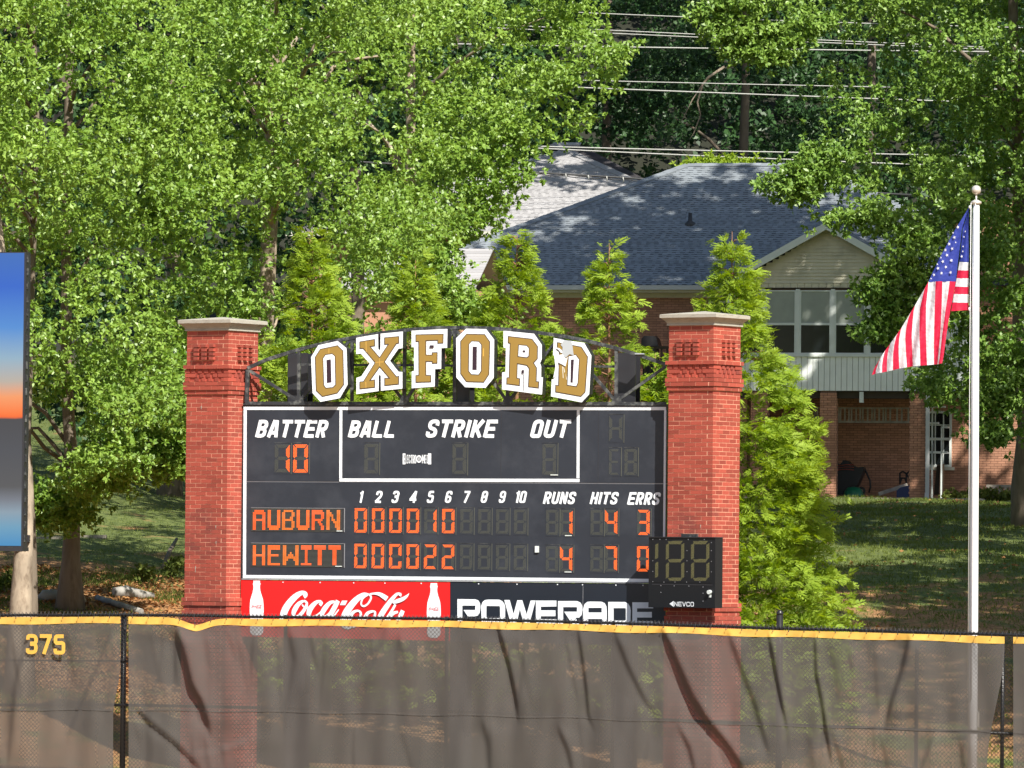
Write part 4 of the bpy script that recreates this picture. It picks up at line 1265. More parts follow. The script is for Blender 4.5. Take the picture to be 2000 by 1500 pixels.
# ---- cypresses in a row behind the scoreboard
def cypress(label, px, py_top, Y, prof, dens=1.0, seed=0, top_py=None):
    r2 = np.random.default_rng(seed)
    top = P(px, py_top, Y); gz = ground_z(top.x, top.y)
    t = empty('cypress_tree', label, 'tree', (top.x, top.y, gz), 0, 'cypresses in a row behind the scoreboard')
    Ht = top.z - gz
    MB().tube([(0, 0, -.2), (0, 0, Ht * .3), (.02, 0, Ht * .7), (0, 0, Ht - .5), (.0, 0, Ht)], [.12, .08, .03, .010, .004], 8).build('trunk', 'bark_cypress', t)
    ds = [a for a, _ in prof]; rs = [b for _, b in prof]
    quads = []
    tw = MB()
    # branches: angle, depth from the top; each carries sprays along it
    nb = int(430 * dens)
    u = r2.uniform(0, 1, nb) ** 0.72
    dd = .25 + u * (Ht - .45)
    if dens < 1: dd = .25 + r2.uniform(0, 1, nb) ** .9 * min(4.2, Ht - .45); dd[-int(nb * .25):] = r2.uniform(3.8, Ht - .3, int(nb * .25))
    rs = [q * (.93 + .10 * math.sin(seed * 2.3)) * (.82 + .18 * min(a / 3, 1)) for a, q in zip(ds, rs)]
    dd[:26] = r2.uniform(.03, 1.2, 26)
    th = r2.uniform(0, 2 * PI, nb)
    rad = np.interp(dd, ds, rs)
    lump = 1 + .14 * np.sin(th * 3 + dd * 2.1 + seed) + .12 * np.sin(th * 5 - dd * 3.3) + r2.normal(0, .10, nb)
    rad = rad * np.clip(lump, .6, 1.3)
    for i in range(nb):
        ca, sa = math.cos(th[i]), math.sin(th[i])
        R = max(rad[i], .12)
        z0 = Ht - dd[i]
        ns = 4 + int(R * 10 * (0.75 + .25 * dens))
        tt = r2.uniform(.35, 1.0, ns) ** .55
        # branch rises then arches over at the tip
        rr_ = R * tt; zz = z0 + .32 * R * tt - .22 * R * tt ** 3
        if dd[i] < 2.2 and i % 2 == 0:
            tw.tube([(0, 0, z0 - .05), (ca * R * .5, sa * R * .5, z0 + .14 * R), (ca * R * .95, sa * R * .95, z0 + .16 * R)], [.012, .009, .004], 4)
        side = r2.normal(0, .10 + .10 * R, ns)
        bx = ca * rr_ - sa * side; by = sa * rr_ + ca * side; bz = zz + r2.normal(0, .07, ns)
        az = th[i] + r2.normal(0, .55, ns)
        el = r2.normal(.15, .35, ns)
        d = np.stack([np.cos(az) * np.cos(el), np.sin(az) * np.cos(el), np.sin(el)], 1)
        quads.append((np.stack([bx, by, bz], 1), d))
    B_ = np.concatenate([q[0] for q in quads]); D_ = unit(np.concatenate([q[1] for q in quads]))
    n = len(B_)
    up = unit(r2.normal(size=(n, 3)) * .55 + np.array([0, -.35, .8])); S_ = unit(np.cross(D_, up)); U_ = np.cross(S_, D_)
    LS = r2.uniform(.14, .27, n)[:, None]
    out = []
    for k in range(7):
        f = .06 + k * .135
        pos = B_ + D_ * LS * f - U_ * (f ** 2) * LS * .28
        bl = LS * (.52 - .32 * f) * r2.uniform(.8, 1.2, (n, 1))
        for sg in (-1, 1):
            dir_ = unit(D_ * .75 + S_ * sg * .75 - U_ * .18 + r2.normal(size=(n, 3)) * .10)
            out.append(kites(pos, dir_, bl, bl * .30, U_ + r2.normal(size=(n, 3)) * .12, fold=.15))
    out.append(kites(B_ + D_ * LS * .3, D_, LS * .75, LS * .12, U_, fold=.1))
    np_quads('crown', np.concatenate(out), 'leaf_cypress', t)
    if tw.v: tw.build('twig', 'bark_cypress', t, kind='stuff')
    return t


PROF = [(0, .02), (.25, .10), (.5, .24), (.9, .36), (1.4, .50), (2.0, .74), (2.7, 1.0), (3.6, 1.24), (4.6, 1.42), (5.5, 1.60), (6.5, 1.75), (8, 1.8), (9, 1.7)]
PROF2 = [(0, .02), (.3, .09), (.6, .24), (1.0, .40), (1.5, .62), (2.0, .84), (2.7, 1.08), (3.6, 1.25), (6, 1.4), (9, 1.4)]
cypress('tall full cypress standing right of the right brick column, widest of the row', 1430, 452, 100.6, PROF, 1.5, 1)
cypress('cypress with pointed top behind the letter D, left of the right brick column', 1190, 475, 101.4, PROF2, .62, 2)
cypress('cypress with forked bright top behind the letters F and R of the arch', 1010, 458, 102.0, PROF2, .66, 3)
cypress('cypress with yellowish top behind the middle letters, among the oak leaves', 812, 508, 102.6, PROF2, .6, 4)
cypress('leftmost bushy cypress behind the first letter beside the left brick column', 610, 450, 103.2, PROF2, .72, 5)
cypress('cypress mostly hidden between the first two cypress tops on the left', 712, 640, 103.0, PROF2, .36, 6)
cypress('low cypress mostly hidden between the third and fourth cypress tops', 905, 640, 102.6, PROF2, .36, 7)
cypress('low cypress mostly hidden behind the letter R of the arch', 1100, 640, 101.9, PROF2, .36, 8)
cypress('low cypress filling behind the right end of the arch beside the right column', 1280, 690, 101.2, PROF2, .3, 9)


# ================================================================== GROUND COVER
def ground_cover():
    def scatter(n, xr, yr, dens=None):
        X = rng.uniform(xr[0], xr[1], n); Yv = rng.uniform(yr[0], yr[1], n)
        Z = np.array([ground_z(a, b) for a, b in zip(X, Yv)])
        return np.stack([X, Yv, Z], 1)
    # clumps of grass
    def grass(n, xr, yr, h, name, lab, m='grass_blade', keep=None):
        c = scatter(n, xr, yr)
        if keep is not None: c = c[keep(c)]
        k = 4
        b = np.repeat(c, k, 0) + rng.normal(size=(len(c) * k, 3)) * np.array([.05, .05, 0])
        d = unit(rng.normal(size=b.shape) * np.array([.55, .55, .2]) + np.array([0, 0, .8]))
        o = np_quads(name, kites(b, d, h * rng.uniform(.5, 1.3, len(b)), h * .16, None, fold=.1), m, None, kind='stuff')
        o['label'] = lab
    pn = lambda c: np.sin(c[:, 0] * 1.3 + np.sin(c[:, 1] * .9) * 2) + np.sin(c[:, 1] * 1.1 + c[:, 0] * .7) + rng.normal(0, .6, len(c))
    grass(15000, (-11, -3), (103, 118), .10, 'grass_tufts', 'patchy rough grass on the bank left of the scoreboard', keep=lambda c: pn(c) > .1)
    grass(9000, (-14, -4), (118, 160), .07, 'lawn_grass', 'mown lawn grass rising behind the left trees')
    grass(17000, (3.5, 13), (99, 161), .10, 'bank_grass', 'shaded grass covering the bank below the brick house')
    # fallen leaves
    c = scatter(18000, (-11, -3.2), (103, 117)); c = c[pn(c) < .55]
    d = unit(rng.normal(size=c.shape) * np.array([1, 1, .25]))
    o = np_quads('leaf_litter', kites(c + [0, 0, .02], d, rng.uniform(.06, .13, len(c)), rng.uniform(.04, .07, len(c)), unit(rng.normal(size=c.shape) * .5 + [0, 0, 1])), 'litter', None, kind='stuff')
    o['label'] = 'orange brown fallen leaves and pine straw on the left bank'
    c = scatter(3500, (4, 13), (108, 162)); c = c[pn(c) > .9]
    o = np_quads('fallen_leaves', kites(c + [0, 0, .05], unit(rng.normal(size=c.shape) * np.array([1, 1, .2])), .1, .06, unit(rng.normal(size=c.shape) * .5 + [0, 0, 1])), 'litter', None, kind='stuff')
    o['label'] = 'scattered brown leaves on the grass below the brick house'
    # weeds at the foot of the house
    w = np.array([(H.W((hx(p, 965, 1.5), 1.7 + random.uniform(-.5, .6), zb_house + random.uniform(-.1, .15)))) for p in np.linspace(1850, 1990, 46)])
    o = np_quads('wall_weeds', bough_leaves(w, np.tile([.22, .22, .14], (len(w), 1)), 6, 3, .10, .06), 'grass_blade', None, kind='stuff'); o['label'] = 'leafy weeds along the foot of the house wall at the right'


ground_cover()


def bits_on_bank():
    def zg(p): return ground_z(p.x, p.y)

    def on_ground(px, py):
        lo, hi = 99.0, 165.0
        for _ in range(40):
            m_ = (lo + hi) / 2; p = P(px, py, m_)
            if p.z > ground_z(p.x, p.y): lo = m_
            else: hi = m_
        return P(px, py, lo)
    a, b = on_ground(190, 1173), on_ground(276, 1200)
    a.z += .05; b.z += .05
    tag(MB().tube([a, a.lerp(b, .5), b], .055, 10).build('grey_pole', 'log_grey', None), 'straight grey pole lying on the bank in front of the fallen log', 'pole')
    a, b = on_ground(222, 1166), on_ground(300, 1170); a.z += .07; b.z += .06
    tag(MB().tube([a, a.lerp(b, .3) + Vector((0, 0, .04)), a.lerp(b, .7), b], [.10, .12, .09, .05], 9).build('fallen_log', 'log_grey', None), 'short rough fallen log behind the straight grey pole', 'log')
    a, b = on_ground(318, 1113), on_ground(345, 1082); a.z += .05; b.z += .3
    tag(MB().tube([a, a.lerp(b, .5) + Vector((0, 0, .05)), b], [.035, .045, .03], 7).build('broken_branch', 'bark_oak', None), 'broken branch sticking up on the bank beside the left brick column', 'branch')
    for i, (px, py, s, lab) in enumerate(((100, 1172, .26, 'flat grey stone left of the oak trunk foot'), (146, 1178, .22, 'tan stone leaning against the oak trunk foot'), (125, 1181, .15, 'small stone in front of the oak trunk foot'))):
        p = on_ground(px, py); r_ = random.Random(i)
        mb = MB(); n = 9; rings = []
        prof = [(.2, -.1), (.9, .0), (1.0, .3), (.75, .6), (.3, .72)]
        mb.lathe([(q[0] * s, q[1] * s) for q in prof], p, n)
        mb.v = [(x + (r_.uniform(-1, 1) * .12 * s), y + r_.uniform(-1, 1) * .12 * s, z + r_.uniform(-1, 1) * .1 * s) for x, y, z in mb.v]
        tag(mb.build('stone', 'stone_grey' if i != 1 else 'wood_tan', None), lab, 'stone')
    # low kerb of flat stones across the slope
    for i, (x0, x1, y, lab) in enumerate(((62, 120, 1052, 'thin pale edging strip left of the oak trunk'), (152, 208, 1049, 'thin pale edging strip right of the oak trunk'))):
        a, b = on_ground(x0, y), on_ground(x1, y - 1)
        m_ = min(a.y, b.y); a = P(x0, y, m_); b = P(x1, y - 1, m_)
        tag(MB().bar(a, b, .07, .25, up=(0, -1, 0)).build('edging_strip', 'concrete', None), lab, 'edging')
    # saplings
    for (px, py, lab) in ((8, 1158, 'tiny bright sapling by the pale trunk at the left edge'), (335, 1130, 'small bright weed standing beside the left brick column'), (277, 1140, 'small leafy weed on the sunlit litter')):
        p = on_ground(px, py); s = empty('weed', lab, 'weed', p)
        MB().tube([(0, 0, -.02), (.02, 0, .3)], [.01, .005], 4).build('stem', 'bark_oak', s)
        np_quads('foliage', bough_leaves(np.array([[0, 0, .22], [.08, 0, .32], [-.07, 0, .15]]), np.tile([.12, .12, .10], (3, 1)), 5, 3, .09, .05), 'grass_blade', s)


bits_on_bank()
# pale trunk below the screen
pT = P(40, 1200, 104.5); pT2 = P(47, 1060, 104.5); pT3 = P(52, 960, 104.8); g0 = ground_z(pT.x, pT.y)
tt = empty('pale_tree', 'thick pale sunlit trunk standing below the video screen at the left edge', 'tree', (pT.x, pT.y, g0))
MB().tube([Vector((0, 0, -.2)), (Vector((pT.x, pT.y, pT.z)) - Vector((pT.x, pT.y, g0))), Vector((pT2.x - pT.x, 0, pT2.z - g0)), Vector((pT3.x - pT.x, .2, pT3.z - g0)), Vector((-.5, .3, 8)), Vector((-1.2, .5, 12))], [.30, .195, .155, .13, .09, .04], 16).build('trunk', 'bark_pale', tt)
cc = np.array([(random.uniform(-3.2, -.2), random.uniform(-.8, 1.2), random.uniform(8.5, 13)) for _ in range(26)])
np_quads('crown', bough_leaves(cc, np.tile([.8, .8, .45], (26, 1)), 12, 7, .115, .05), 'leaf_oak', tt)
MB().tube([Vector((-.5, .3, 8)), Vector((-1.6, .4, 9.5)), Vector((-2.4, .6, 10.5))], [.08, .05, .02], 7).build('limb', 'bark_pale', tt)
MB().box(-.25, .16, -.3, .2, P(60, 1052, 104.5).z - g0 - .06, P(60, 1052, 104.5).z - g0 + .06).build('strap', 'steel_side', tt)


# ================================================================== SCOREBOARD STRUCTURE
_b = P(889, 950, 97.0)
FB = Frame((_b.x, 97.0, 0), 15.5)
BF = -0.15                                   # front of the board in its own frame
FBF = lambda px, py, ly=BF: FB.L(px, py, ly)


def in_frame(o, F):
    o.location = F.o; o.rotation_euler = (0, 0, F.yaw)
    return o


HP = 0.4064; BL, BW, CH = 0.2032, 0.1016, 0.0672


def brick_column(label, px_c, ly, py_top, py_corner_px, base_py, cap_pys, side):
    c = FB.W((FB.L(px_c, 800, ly).x, ly, 0)); F = Frame((c.x, c.y, 0), 33.0)
    ro = empty('brick_column', label, 'column', F.o, F.yaw, 'brick columns at the ends of the scoreboard')
    zt = F.L(py_corner_px, py_top, -HP).z
    zbp = F.L(py_corner_px, base_py, -HP).z
    core = MB(); rec = .0035
    core.box(-HP + rec, HP - rec, -HP + rec, HP - rec, -.4, zt)
    core.build('mortar', 'mortar_tan', ro)
    me_x = MB().box(0, BL - .0095, 0, BW - .0095, 0, CH - .0095).mesh('brick', 'brick_red')
    me_y = MB().box(0, BW - .0095, 0, BL - .0095, 0, CH - .0095).mesh('brick', 'brick_red')
    st = MB(); nobj = 0
    ncourse = int((zt + .3) / CH)
    r_ = random.Random(side)
    off = {}
    for k in (8, 12, 13): off[k] = .040
    for k in (9, 10, 11): off[k] = .020
    off[14] = .022
    kb = int((zt - zbp) / CH)
    for k in range(kb, ncourse): off[k] = .034 if k < kb + 2 else (.012 if k < kb + 3 else .030)
    for k in range(ncourse):
        z = zt - (k + 1) * CH
        o = off.get(k, 0.0)
        if o > 0 and k not in (9, 10, 11): core2 = MB().box(-HP - o + rec, HP + o - rec, -HP - o + rec, HP + o - rec, z - .001 * (k % 2), z + CH - .0098 + .0005 * (k % 3)).build('mortar', 'mortar_tan', ro)
        h = HP + o
        pl = []          # (x, y, orientation, front?)
        even = k % 2 == 0
        L_ = (2 * h + .0095) / 4; L4 = L_ - .0095; L3 = (2 * h - 2 * BW + .0) / 3 - .0095
        # four-stretcher faces
        if even:
            for i in range(4): pl.append((-h + i * L_, -h, 'x', True, L4)); pl.append((-h + i * L_, h - BW + .0095, 'x', False, L4))
            for i in range(3): yy = -h + BW + .0 + i * (2 * h - 2 * BW) / 3; pl.append((h - BW + .0095, yy, 'y', True, L3)); pl.append((-h, yy, 'y', False, L3))
        else:
            for i in range(4): pl.append((h - BW + .0095, -h + i * L_, 'y', True, L4)); pl.append((-h, -h + i * L_, 'y', i == 0, L4))
            for i in range(3): xx = -h + BW + i * (2 * h - 2 * BW) / 3; pl.append((xx, -h, 'x', True, L3)); pl.append((xx, h - BW + .0095, 'x', False, L3))
        frieze = k in (9, 10, 11)
        if k == 9: MB().box(-HP - .003, HP + .003, -HP - .003, HP + .003, zt - 12 * CH, zt - 9 * CH - .001).build('brick_backing', 'brick_red', ro)
        for (x, y, ori, front, ln) in pl:
            if frieze:      # only corner bricks stay in the frieze courses
                if ori == 'x' and abs(y + h) < .01 and -h + .05 < x < h - BL - .02: continue
                if ori == 'y' and x > 0 and -h + .05 < y < h - BL - .02: continue
            j = r_.uniform(-.0025, .0015)
            if front and nobj < 300:
                sl = ln / (BL - .0095); inst('brick', me_x if ori == 'x' else me_y, ro, (x + (j if ori == 'y' else 0), y + (j if ori == 'x' else 0), z + r_.uniform(-.0008, .0008)), scale=(sl, 1, 1) if ori == 'x' else (1, sl, 1)); nobj += 1
            else:
                if ori == 'x': st.box(x, x + ln, y + j, y + BW - .0095, z, z + CH - .0095)
                else: st.box(x, x + BW - .0095 + j, y, y + ln, z, z + CH - .0095)
        if frieze:
            q = k - 9
            for i in range(5):
                a = -HP + .105 + q * .037 + i * .128
                if a + .075 < h - .06:
                    st.box(a, a + .072, -h + .002, -HP + .04, z, z + CH - .012)
                a2 = -HP + .115 + q * .037 + i * .128
                if a2 + .07 < h - .06:
                    st.box(HP - .04, h - .002, a2, a2 + .072, z, z + CH - .012)
    st.build('brick', 'brick_red', ro, kind='stuff')
    # little grids of projecting header bricks on both faces
    hd = MB().box(0, .085, -.06, .02, 0, .046).mesh('relief_brick', 'brick_red')
    hd2 = MB().box(-.02, .055, 0, .085, 0, .046).mesh('relief_brick', 'brick_red')
    for c_ in range(3):
        d0 = .245 + c_ * .150
        for r2 in range(4):
            z = zt - (3 + r2 + 1) * CH + .008
            inst('relief_brick', hd, ro, (HP - d0 - .095, -HP, z)); inst('relief_brick', hd2, ro, (HP, -HP + d0, z))
    # stone cap
    zc = [F.L(py_corner_px, p, -HP - .05).z for p in cap_pys]      # apex, fascia top, fascia bottom, neck top, band bottom
    ap, ft, fb, nk = zc[0], zc[1], zc[2], zc[3]
    e1, e2 = .108, .028
    def ring(h, z): return [(-h, -h, z), (h, -h, z), (h, h, z), (-h, h, z)]
    mb = MB()
    lv = [ring(HP + e2, zt + .002), ring(HP + e2, nk - .012), ring(HP + e2 - .008, nk - .010), ring(HP + e2 + .004, nk + .018), ring(HP + e2 + .035, (nk + fb) / 2 + .01), ring(HP + e1 - .012, fb - .004), ring(HP + e1, fb), ring(HP + e1, ft), ring(HP + e1 - .02, ft + .006)]
    mb.face(lv[0][::-1])
    for a, b in zip(lv[:-1], lv[1:]):
        for i in range(4): mb.face([a[i], a[(i + 1) % 4], b[(i + 1) % 4], b[i]])
    for i in range(4): mb.face([lv[-1][i], lv[-1][(i + 1) % 4], (0, 0, ap + .03)])
    mb.build('cap', 'cast_stone', ro)
    # pale paint or mortar streaks
    for (x, dz, w, h_) in ((-.12, .30 if side == 1 else 3.1, .014, .05), (.19, 2.2, .012, .045), (.20, 2.45, .01, .04), (-.2, 2.85, .012, .10), (.13, 3.9, .02, .09)):
        zz = zt - .9 - dz
        MB().prism([(x, zz), (x + w, zz + .01), (x + w * .6, zz - h_), (x + w * .2, zz - h_ * .8)], -HP - .004, -HP + .002).build('drip_stain', 'cast_stone', ro)
    return F, ro


FL, col_left = brick_column('left brick column of the scoreboard, standing clear beside the oak bank', 433.5, 0.0, 645.5, 444, 1171, (620, 624, 630.5, 641), 1)
FR, col_right = brick_column('right brick column of the scoreboard, carrying the small black clock', 1375.5, -0.20, 635, 1395, 1184, (608.5, 613, 619.5, 630), 2)


def scoreboard():
    ro = in_frame(empty('scoreboard', 'large black scoreboard with white lined borders showing the innings score in orange lights', 'scoreboard'), FB)
    L = FBF
    x0, x1 = L(474, 950).x, L(1302, 950).x
    zt, zm, zb = L(889, 791.5).z, L(889, 942.5).z, L(889, 1134).z
    MB().box(x0, x1, BF, BF + .19, zm + .008, zt).build('upper_panel', 'board_black', ro)
    MB().box(x0, x1, BF, BF + .19, zb, zm - .008).build('lower_panel', 'board_black', ro)
    MB().box(x0 + .002, x1 - .002, BF + .008, BF + .18, zm - .0075, zm + .0075).build('seam', 'seam_metal', ro)
    MB().box(x0 - .035, x0 - .001, BF + .02, BF + .19, zb, zt - .1).build('side_cover', 'steel_side', ro)
    MB().box(x0, x1, BF - .03, BF + .16, zt + .001, zt + .022).build('top_trim', 'steel_black', ro)
    MB().box(x0, x1, BF - .012, BF + .1, zb - .014, zb - .001).build('bottom_trim', 'light_edge', ro)
    # faint sheet joints
    for px in (978, 1168): xx = L(px, 950).x; MB().box(xx - .003, xx + .003, BF - .002, BF + .01, zm + .01, zt - .05).build('sheet_joint', 'steel_side', ro)
    Y1 = BF - .006

    def strip(pa, pb, w=.05):
        a, b = L(*pa), L(*pb)
        if abs(a.x - b.x) > abs(a.z - b.z): MB().prism([(a.x, a.z - w / 2), (b.x, b.z - w / 2), (b.x, b.z + w / 2), (a.x, a.z + w / 2)], Y1, BF - .0005).build('border_strip', 'white_paint', ro)
        else: MB().prism([(a.x - w / 2, a.z), (a.x + w / 2, a.z), (b.x + w / 2, b.z), (b.x - w / 2, b.z)], Y1, BF - .0005).build('border_strip', 'white_paint', ro)
    strip((476, 797.5), (1301, 798)); strip((474.5, 1126), (1301, 1134)); strip((479, 801), (477.5, 1122.5)); strip((1299.5, 801), (1296.5, 1130.5), .035)
    strip((666, 801), (665.5, 934), .045); strip((1129.5, 801), (1129, 934), .045); strip((663, 937.5), (1132, 938.5), .05)
    # captions
    def cap(t, px0, px1, py0, py1, **k):
        a, b = L(px0, py1), L(px1, py0)
        lettering(t, a.x, b.x, a.z, b.z, Y1, **k).build('caption', 'white_vinyl', ro, label='white caption reading ' + t)
    cap('BATTER', 498, 644, 821, 854); cap('BALL', 679, 777, 822, 854); cap('STRIKE', 830, 973.5, 820.5, 854); cap('OUT', 1034, 1116.5, 820.5, 854.5)
    for t, a, b in (('1', 698, 711), ('2', 731, 749), ('3', 764, 782), ('4', 798.5, 816.5), ('5', 833, 850.5), ('6', 868, 885), ('7', 903.5, 919.5), ('8', 938, 955), ('9', 973.5, 990), ('10', 1003, 1030.5)):
        cap(t, a, b, 959, 982, w=.19)
    cap('RUNS', 1060, 1127, 961, 984); cap('HITS', 1151.5, 1210, 961.5, 984.5); cap('ERRS', 1224.5, 1292, 962, 985.5)
    # maker's mark
    m_ = MB()
    a, b = L(791, 905), L(813, 888.5); lettering('LECTRO', a.x, b.x, a.z, b.z, Y1, slant=0, w=.11, W=.46, gap=.10, mb=m_)
    a, b = L(824.5, 905), L(837.5, 888.5); lettering('MEC', a.x, b.x, a.z, b.z, Y1, slant=0, w=.11, W=.46, gap=.10, mb=m_)
    a, b = L(787, 907), L(791, 885.5); lettering('E', a.x, b.x + .01, a.z, b.z, Y1 - .0006, slant=0, w=.18, W=.4, mb=m_)
    a, b = L(836.5, 907), L(842, 885.5); lettering('H', a.x, b.x, a.z, b.z, Y1 - .0008, slant=0, w=.2, W=.5, mb=m_)
    c = L(818.5, 896.5)
    for i in range(18):
        t0, t1 = 2 * PI * i / 18, 2 * PI * (i + 1) / 18
        m_.face([(c.x + r_ * math.cos(t), Y1 - .001, c.z + r_ * 1.3 * math.sin(t)) for r_, t in ((.030, t0), (.046, t0), (.046, t1), (.030, t1))])
    for i in (-1, 0, 1): m_.face([(c.x + i * .013 - .003, Y1 - .0012, c.z - .03), (c.x + i * .013 + .003, Y1 - .0012, c.z - .03), (c.x + i * .013 + .003, Y1 - .0012, c.z + .03), (c.x + i * .013 - .003, Y1 - .0012, c.z + .03)])
    m_.build('maker_mark', 'white_vinyl', ro)
    # meter cover
    a, b = L(1045.5, 1079), L(1053, 1066.5); MB().box(a.x, b.x, BF - .03, BF - .001, a.z, b.z).build('sensor_box', 'frame_white', ro)
    # seven segment digits made of single lamps
    SEG = {'0': 'abcdef', '1': 'bc', '2': 'abged', '3': 'abgcd', '4': 'fgbc', '7': 'abc', '8': 'abcdefg', ' ': '', 'C': 'abcdef'}
    def digit(px0, py0, px1, py1, val, lab=None, segs='abcdefg', pitch=2.15, frame=True, par=None, off='led_off'):
        a, b = L(px0, py1), L(px1, py0)
        X0, X1, Z0, Z1 = a.x, b.x, a.z, b.z
        w = (X1 - X0) * .235; mm = (Z0 + Z1) / 2; g = .007
        if frame:
            dm = MB().box(X0 - .012, X1 + .022, BF - .003, BF - .0005, Z0 - .02, Z1 + .022).build('led_digit', 'board_black', par or ro, label=lab)
            MB().box(X1 + .0225, X1 + .029, BF - .010, BF - .0005, Z0 - .02, Z1 + .022).build('edge_strip', 'led_off', dm)
            MB().box(X0 - .012, X1 + .022, BF - .008, BF - .0005, Z1 + .0225, Z1 + .028).build('edge_strip', 'light_edge' if 0 else 'steel_black', dm)
        else: dm = par
        pol = {
            'a': [(X0 + g, Z1), (X1 - g, Z1), (X1 - w, Z1 - w), (X0 + w, Z1 - w)],
            'd': [(X0 + g, Z0), (X1 - g, Z0), (X1 - w, Z0 + w), (X0 + w, Z0 + w)],
            'f': [(X0, Z1 - g), (X0 + w, Z1 - w - g), (X0 + w, mm + w * .6), (X0 + w * .3, mm + g * .6), (X0, mm + w * .35)],
            'b': [(X1, Z1 - g), (X1 - w, Z1 - w - g), (X1 - w, mm + w * .6), (X1 - w * .3, mm + g * .6), (X1, mm + w * .35)],
            'e': [(X0, Z0 + g), (X0 + w, Z0 + w + g), (X0 + w, mm - w * .6), (X0 + w * .3, mm - g * .6), (X0, mm - w * .35)],
            'c': [(X1, Z0 + g), (X1 - w, Z0 + w + g), (X1 - w, mm - w * .6), (X1 - w * .3, mm - g * .6), (X1, mm - w * .35)],
            'g': [(X0 + w * .55, mm), (X0 + w, mm + w * .48), (X1 - w, mm + w * .48), (X1 - w * .55, mm), (X1 - w, mm - w * .48), (X0 + w, mm - w * .48)]}
        lit = SEG.get(val, val)
        pt = pitch / 124.0
        for s in segs:
            on = s in lit
            poly = pol[s]; mb = MB(); d = pt * (.42 if on else .33)
            xs_ = [p[0] for p in poly]; zs_ = [p[1] for p in poly]
            z = min(zs_) + pt * .5; row = 0
            while z < max(zs_):
                x = min(xs_) + pt * (.5 if row % 2 else 0.0)
                while x < max(xs_):
                    ins = False; jn = len(poly) - 1
                    for i in range(len(poly)):
                        (xi, zi), (xj, zj) = poly[i], poly[jn]
                        if (zi > z) != (zj > z) and x < (xj - xi) * (z - zi) / (zj - zi) + xi: ins = not ins
                        jn = i
                    if ins and not (val == 'C' and s == 'c' and z > mm - (mm - Z0) * .42):
                        mb.face([(x - d, BF - .0075, z), (x, BF - .0075, z - d), (x + d, BF - .0075, z), (x, BF - .0075, z + d)])
                    x += pt
                z += pt * .62; row += 1
            if mb.f: mb.build('led_segment', 'led_lit' if on else off, dm)
    digit(537, 868, 566.5, 923, '1', 'batter tens digit lit as 1'); digit(573, 868, 602, 923.5, '0', 'batter units digit lit as 0')
    digit(712, 867.5, 739, 925, ' ', 'unlit ball digit'); digit(884, 867.5, 911, 926, ' ', 'unlit strike digit'); digit(1060, 868, 1087, 927.5, ' ', 'unlit out digit')
    digit(1190, 812, 1216, 862, ' ', 'unlit H lamp letter', segs='bcefg'); digit(1190, 877, 1211, 927.5, ' ', 'unlit E lamp letter', segs='adefg'); digit(1220, 877, 1244, 928, ' ', 'unlit B lamp letter')
    xs = [693, 727, 761, 795, 829, 864, 899.5, 934.5, 969.5, 1004.5]
    for i, (x, v1, v2) in enumerate(zip(xs, '000010    ', '00C022    ')):
        dy = i * .45
        digit(x, 992.5 + dy * .7, x + 24, 1040.5 + dy * .6, v1, 'upper team inning %d lamp digit' % (i + 1)); digit(x - .5, 1062 + dy * .8, x + 23.5, 1110 + dy * .8, v2, 'lower team inning %d lamp digit' % (i + 1))
    for (x, v1, v2, nm) in ((1067, ' ', ' ', 'runs tens'), (1094.5, '1', '4', 'runs units'), (1154, ' ', ' ', 'hits tens'), (1182, '4', '7', 'hits units'), (1245, '3', '0', 'errors')):
        digit(x, 996, x + 24, 1045, v1, 'upper team ' + nm + ' lamp digit'); digit(x - .5, 1067, x + 23.5, 1116.5, v2, 'lower team ' + nm + ' lamp digit')
    for (px0, px1, py) in ((658, 669, 1037), (655.5, 668, 1106), (1104, 1117, 1046), (1103, 1116.5, 1117), (1075.5, 1090, 927.5)):
        a = L(px0, py); b = L(px1, py); MB().box(a.x, b.x, BF - .014, BF - .001, a.z - .007, a.z + .006).build('service_tab', 'frame_white', ro)
    # matrix name panels
    FONT = {
        'A': [".######.", "########", "##....##", "##....##", "########", "##....##", "##....##", "##....##", "##....##"],
        'U': ["##....##", "##....##", "##....##", "##....##", "##....##", "##....##", "##....##", "########", ".######."],
        'B': [".######.", "##....##", "##....##", "##...##.", "#######.", "##....##", "##....##", "##....##", "#######."],
        'R': ["#######.", "########", "##....##", "##....##", "#######.", "##..##..", "##...##.", "##....##", "##....##"],
        'N': ["##....##", "###...##", "####..##", "##.#..##", "##.##.##", "##..####", "##...###", "##...###", "##....##"],
        'H': ["##....##", "##....##", "##....##", "##....##", "########", "##....##", "##....##", "##....##", "##....##"],
        'E': ["########", "########", "##......", "##......", "#######.", "##......", "##......", "##......", "########"],
        'W': ["##.....##", "##.....##", "##.....##", "##..#..##", "##.###.##", "#########", "###...###", "##.....##", "##.....##"],
        'I': ["########", "########", "...##...", "...##...", "...##...", "...##...", "...##...", "...##...", "########"],
        'T': ["#########", "#########", "...###...", "...###...", "...###...", "...###...", "...###...", "...###...", "...###..."]}

    def panel(word, boxes, px0, px1, py0, py1, ly0, ly1, cols):
        a, b = L(px0, py1), L(px1, py0)
        pn = MB().box(a.x, b.x, BF - .004, BF - .0005, a.z, b.z).build('name_display', 'steel_side', ro, label='lamp display spelling ' + word)
        lv = MB()
        z = a.z + .01
        while z < b.z - .012: lv.box(a.x + .01, b.x - .05, BF - .010, BF - .0045, z, z + .0045); z += .0188
        lv.build('louvre', 'led_off', pn, kind='stuff')
        MB().box(b.x - .012, b.x, BF - .014, BF - .0045, a.z, b.z).build('edge_strip', 'seam_metal', pn)
        MB().box(a.x, b.x - .013, BF - .012, BF - .0045, b.z - .006, b.z).build('edge_strip', 'seam_metal', pn)
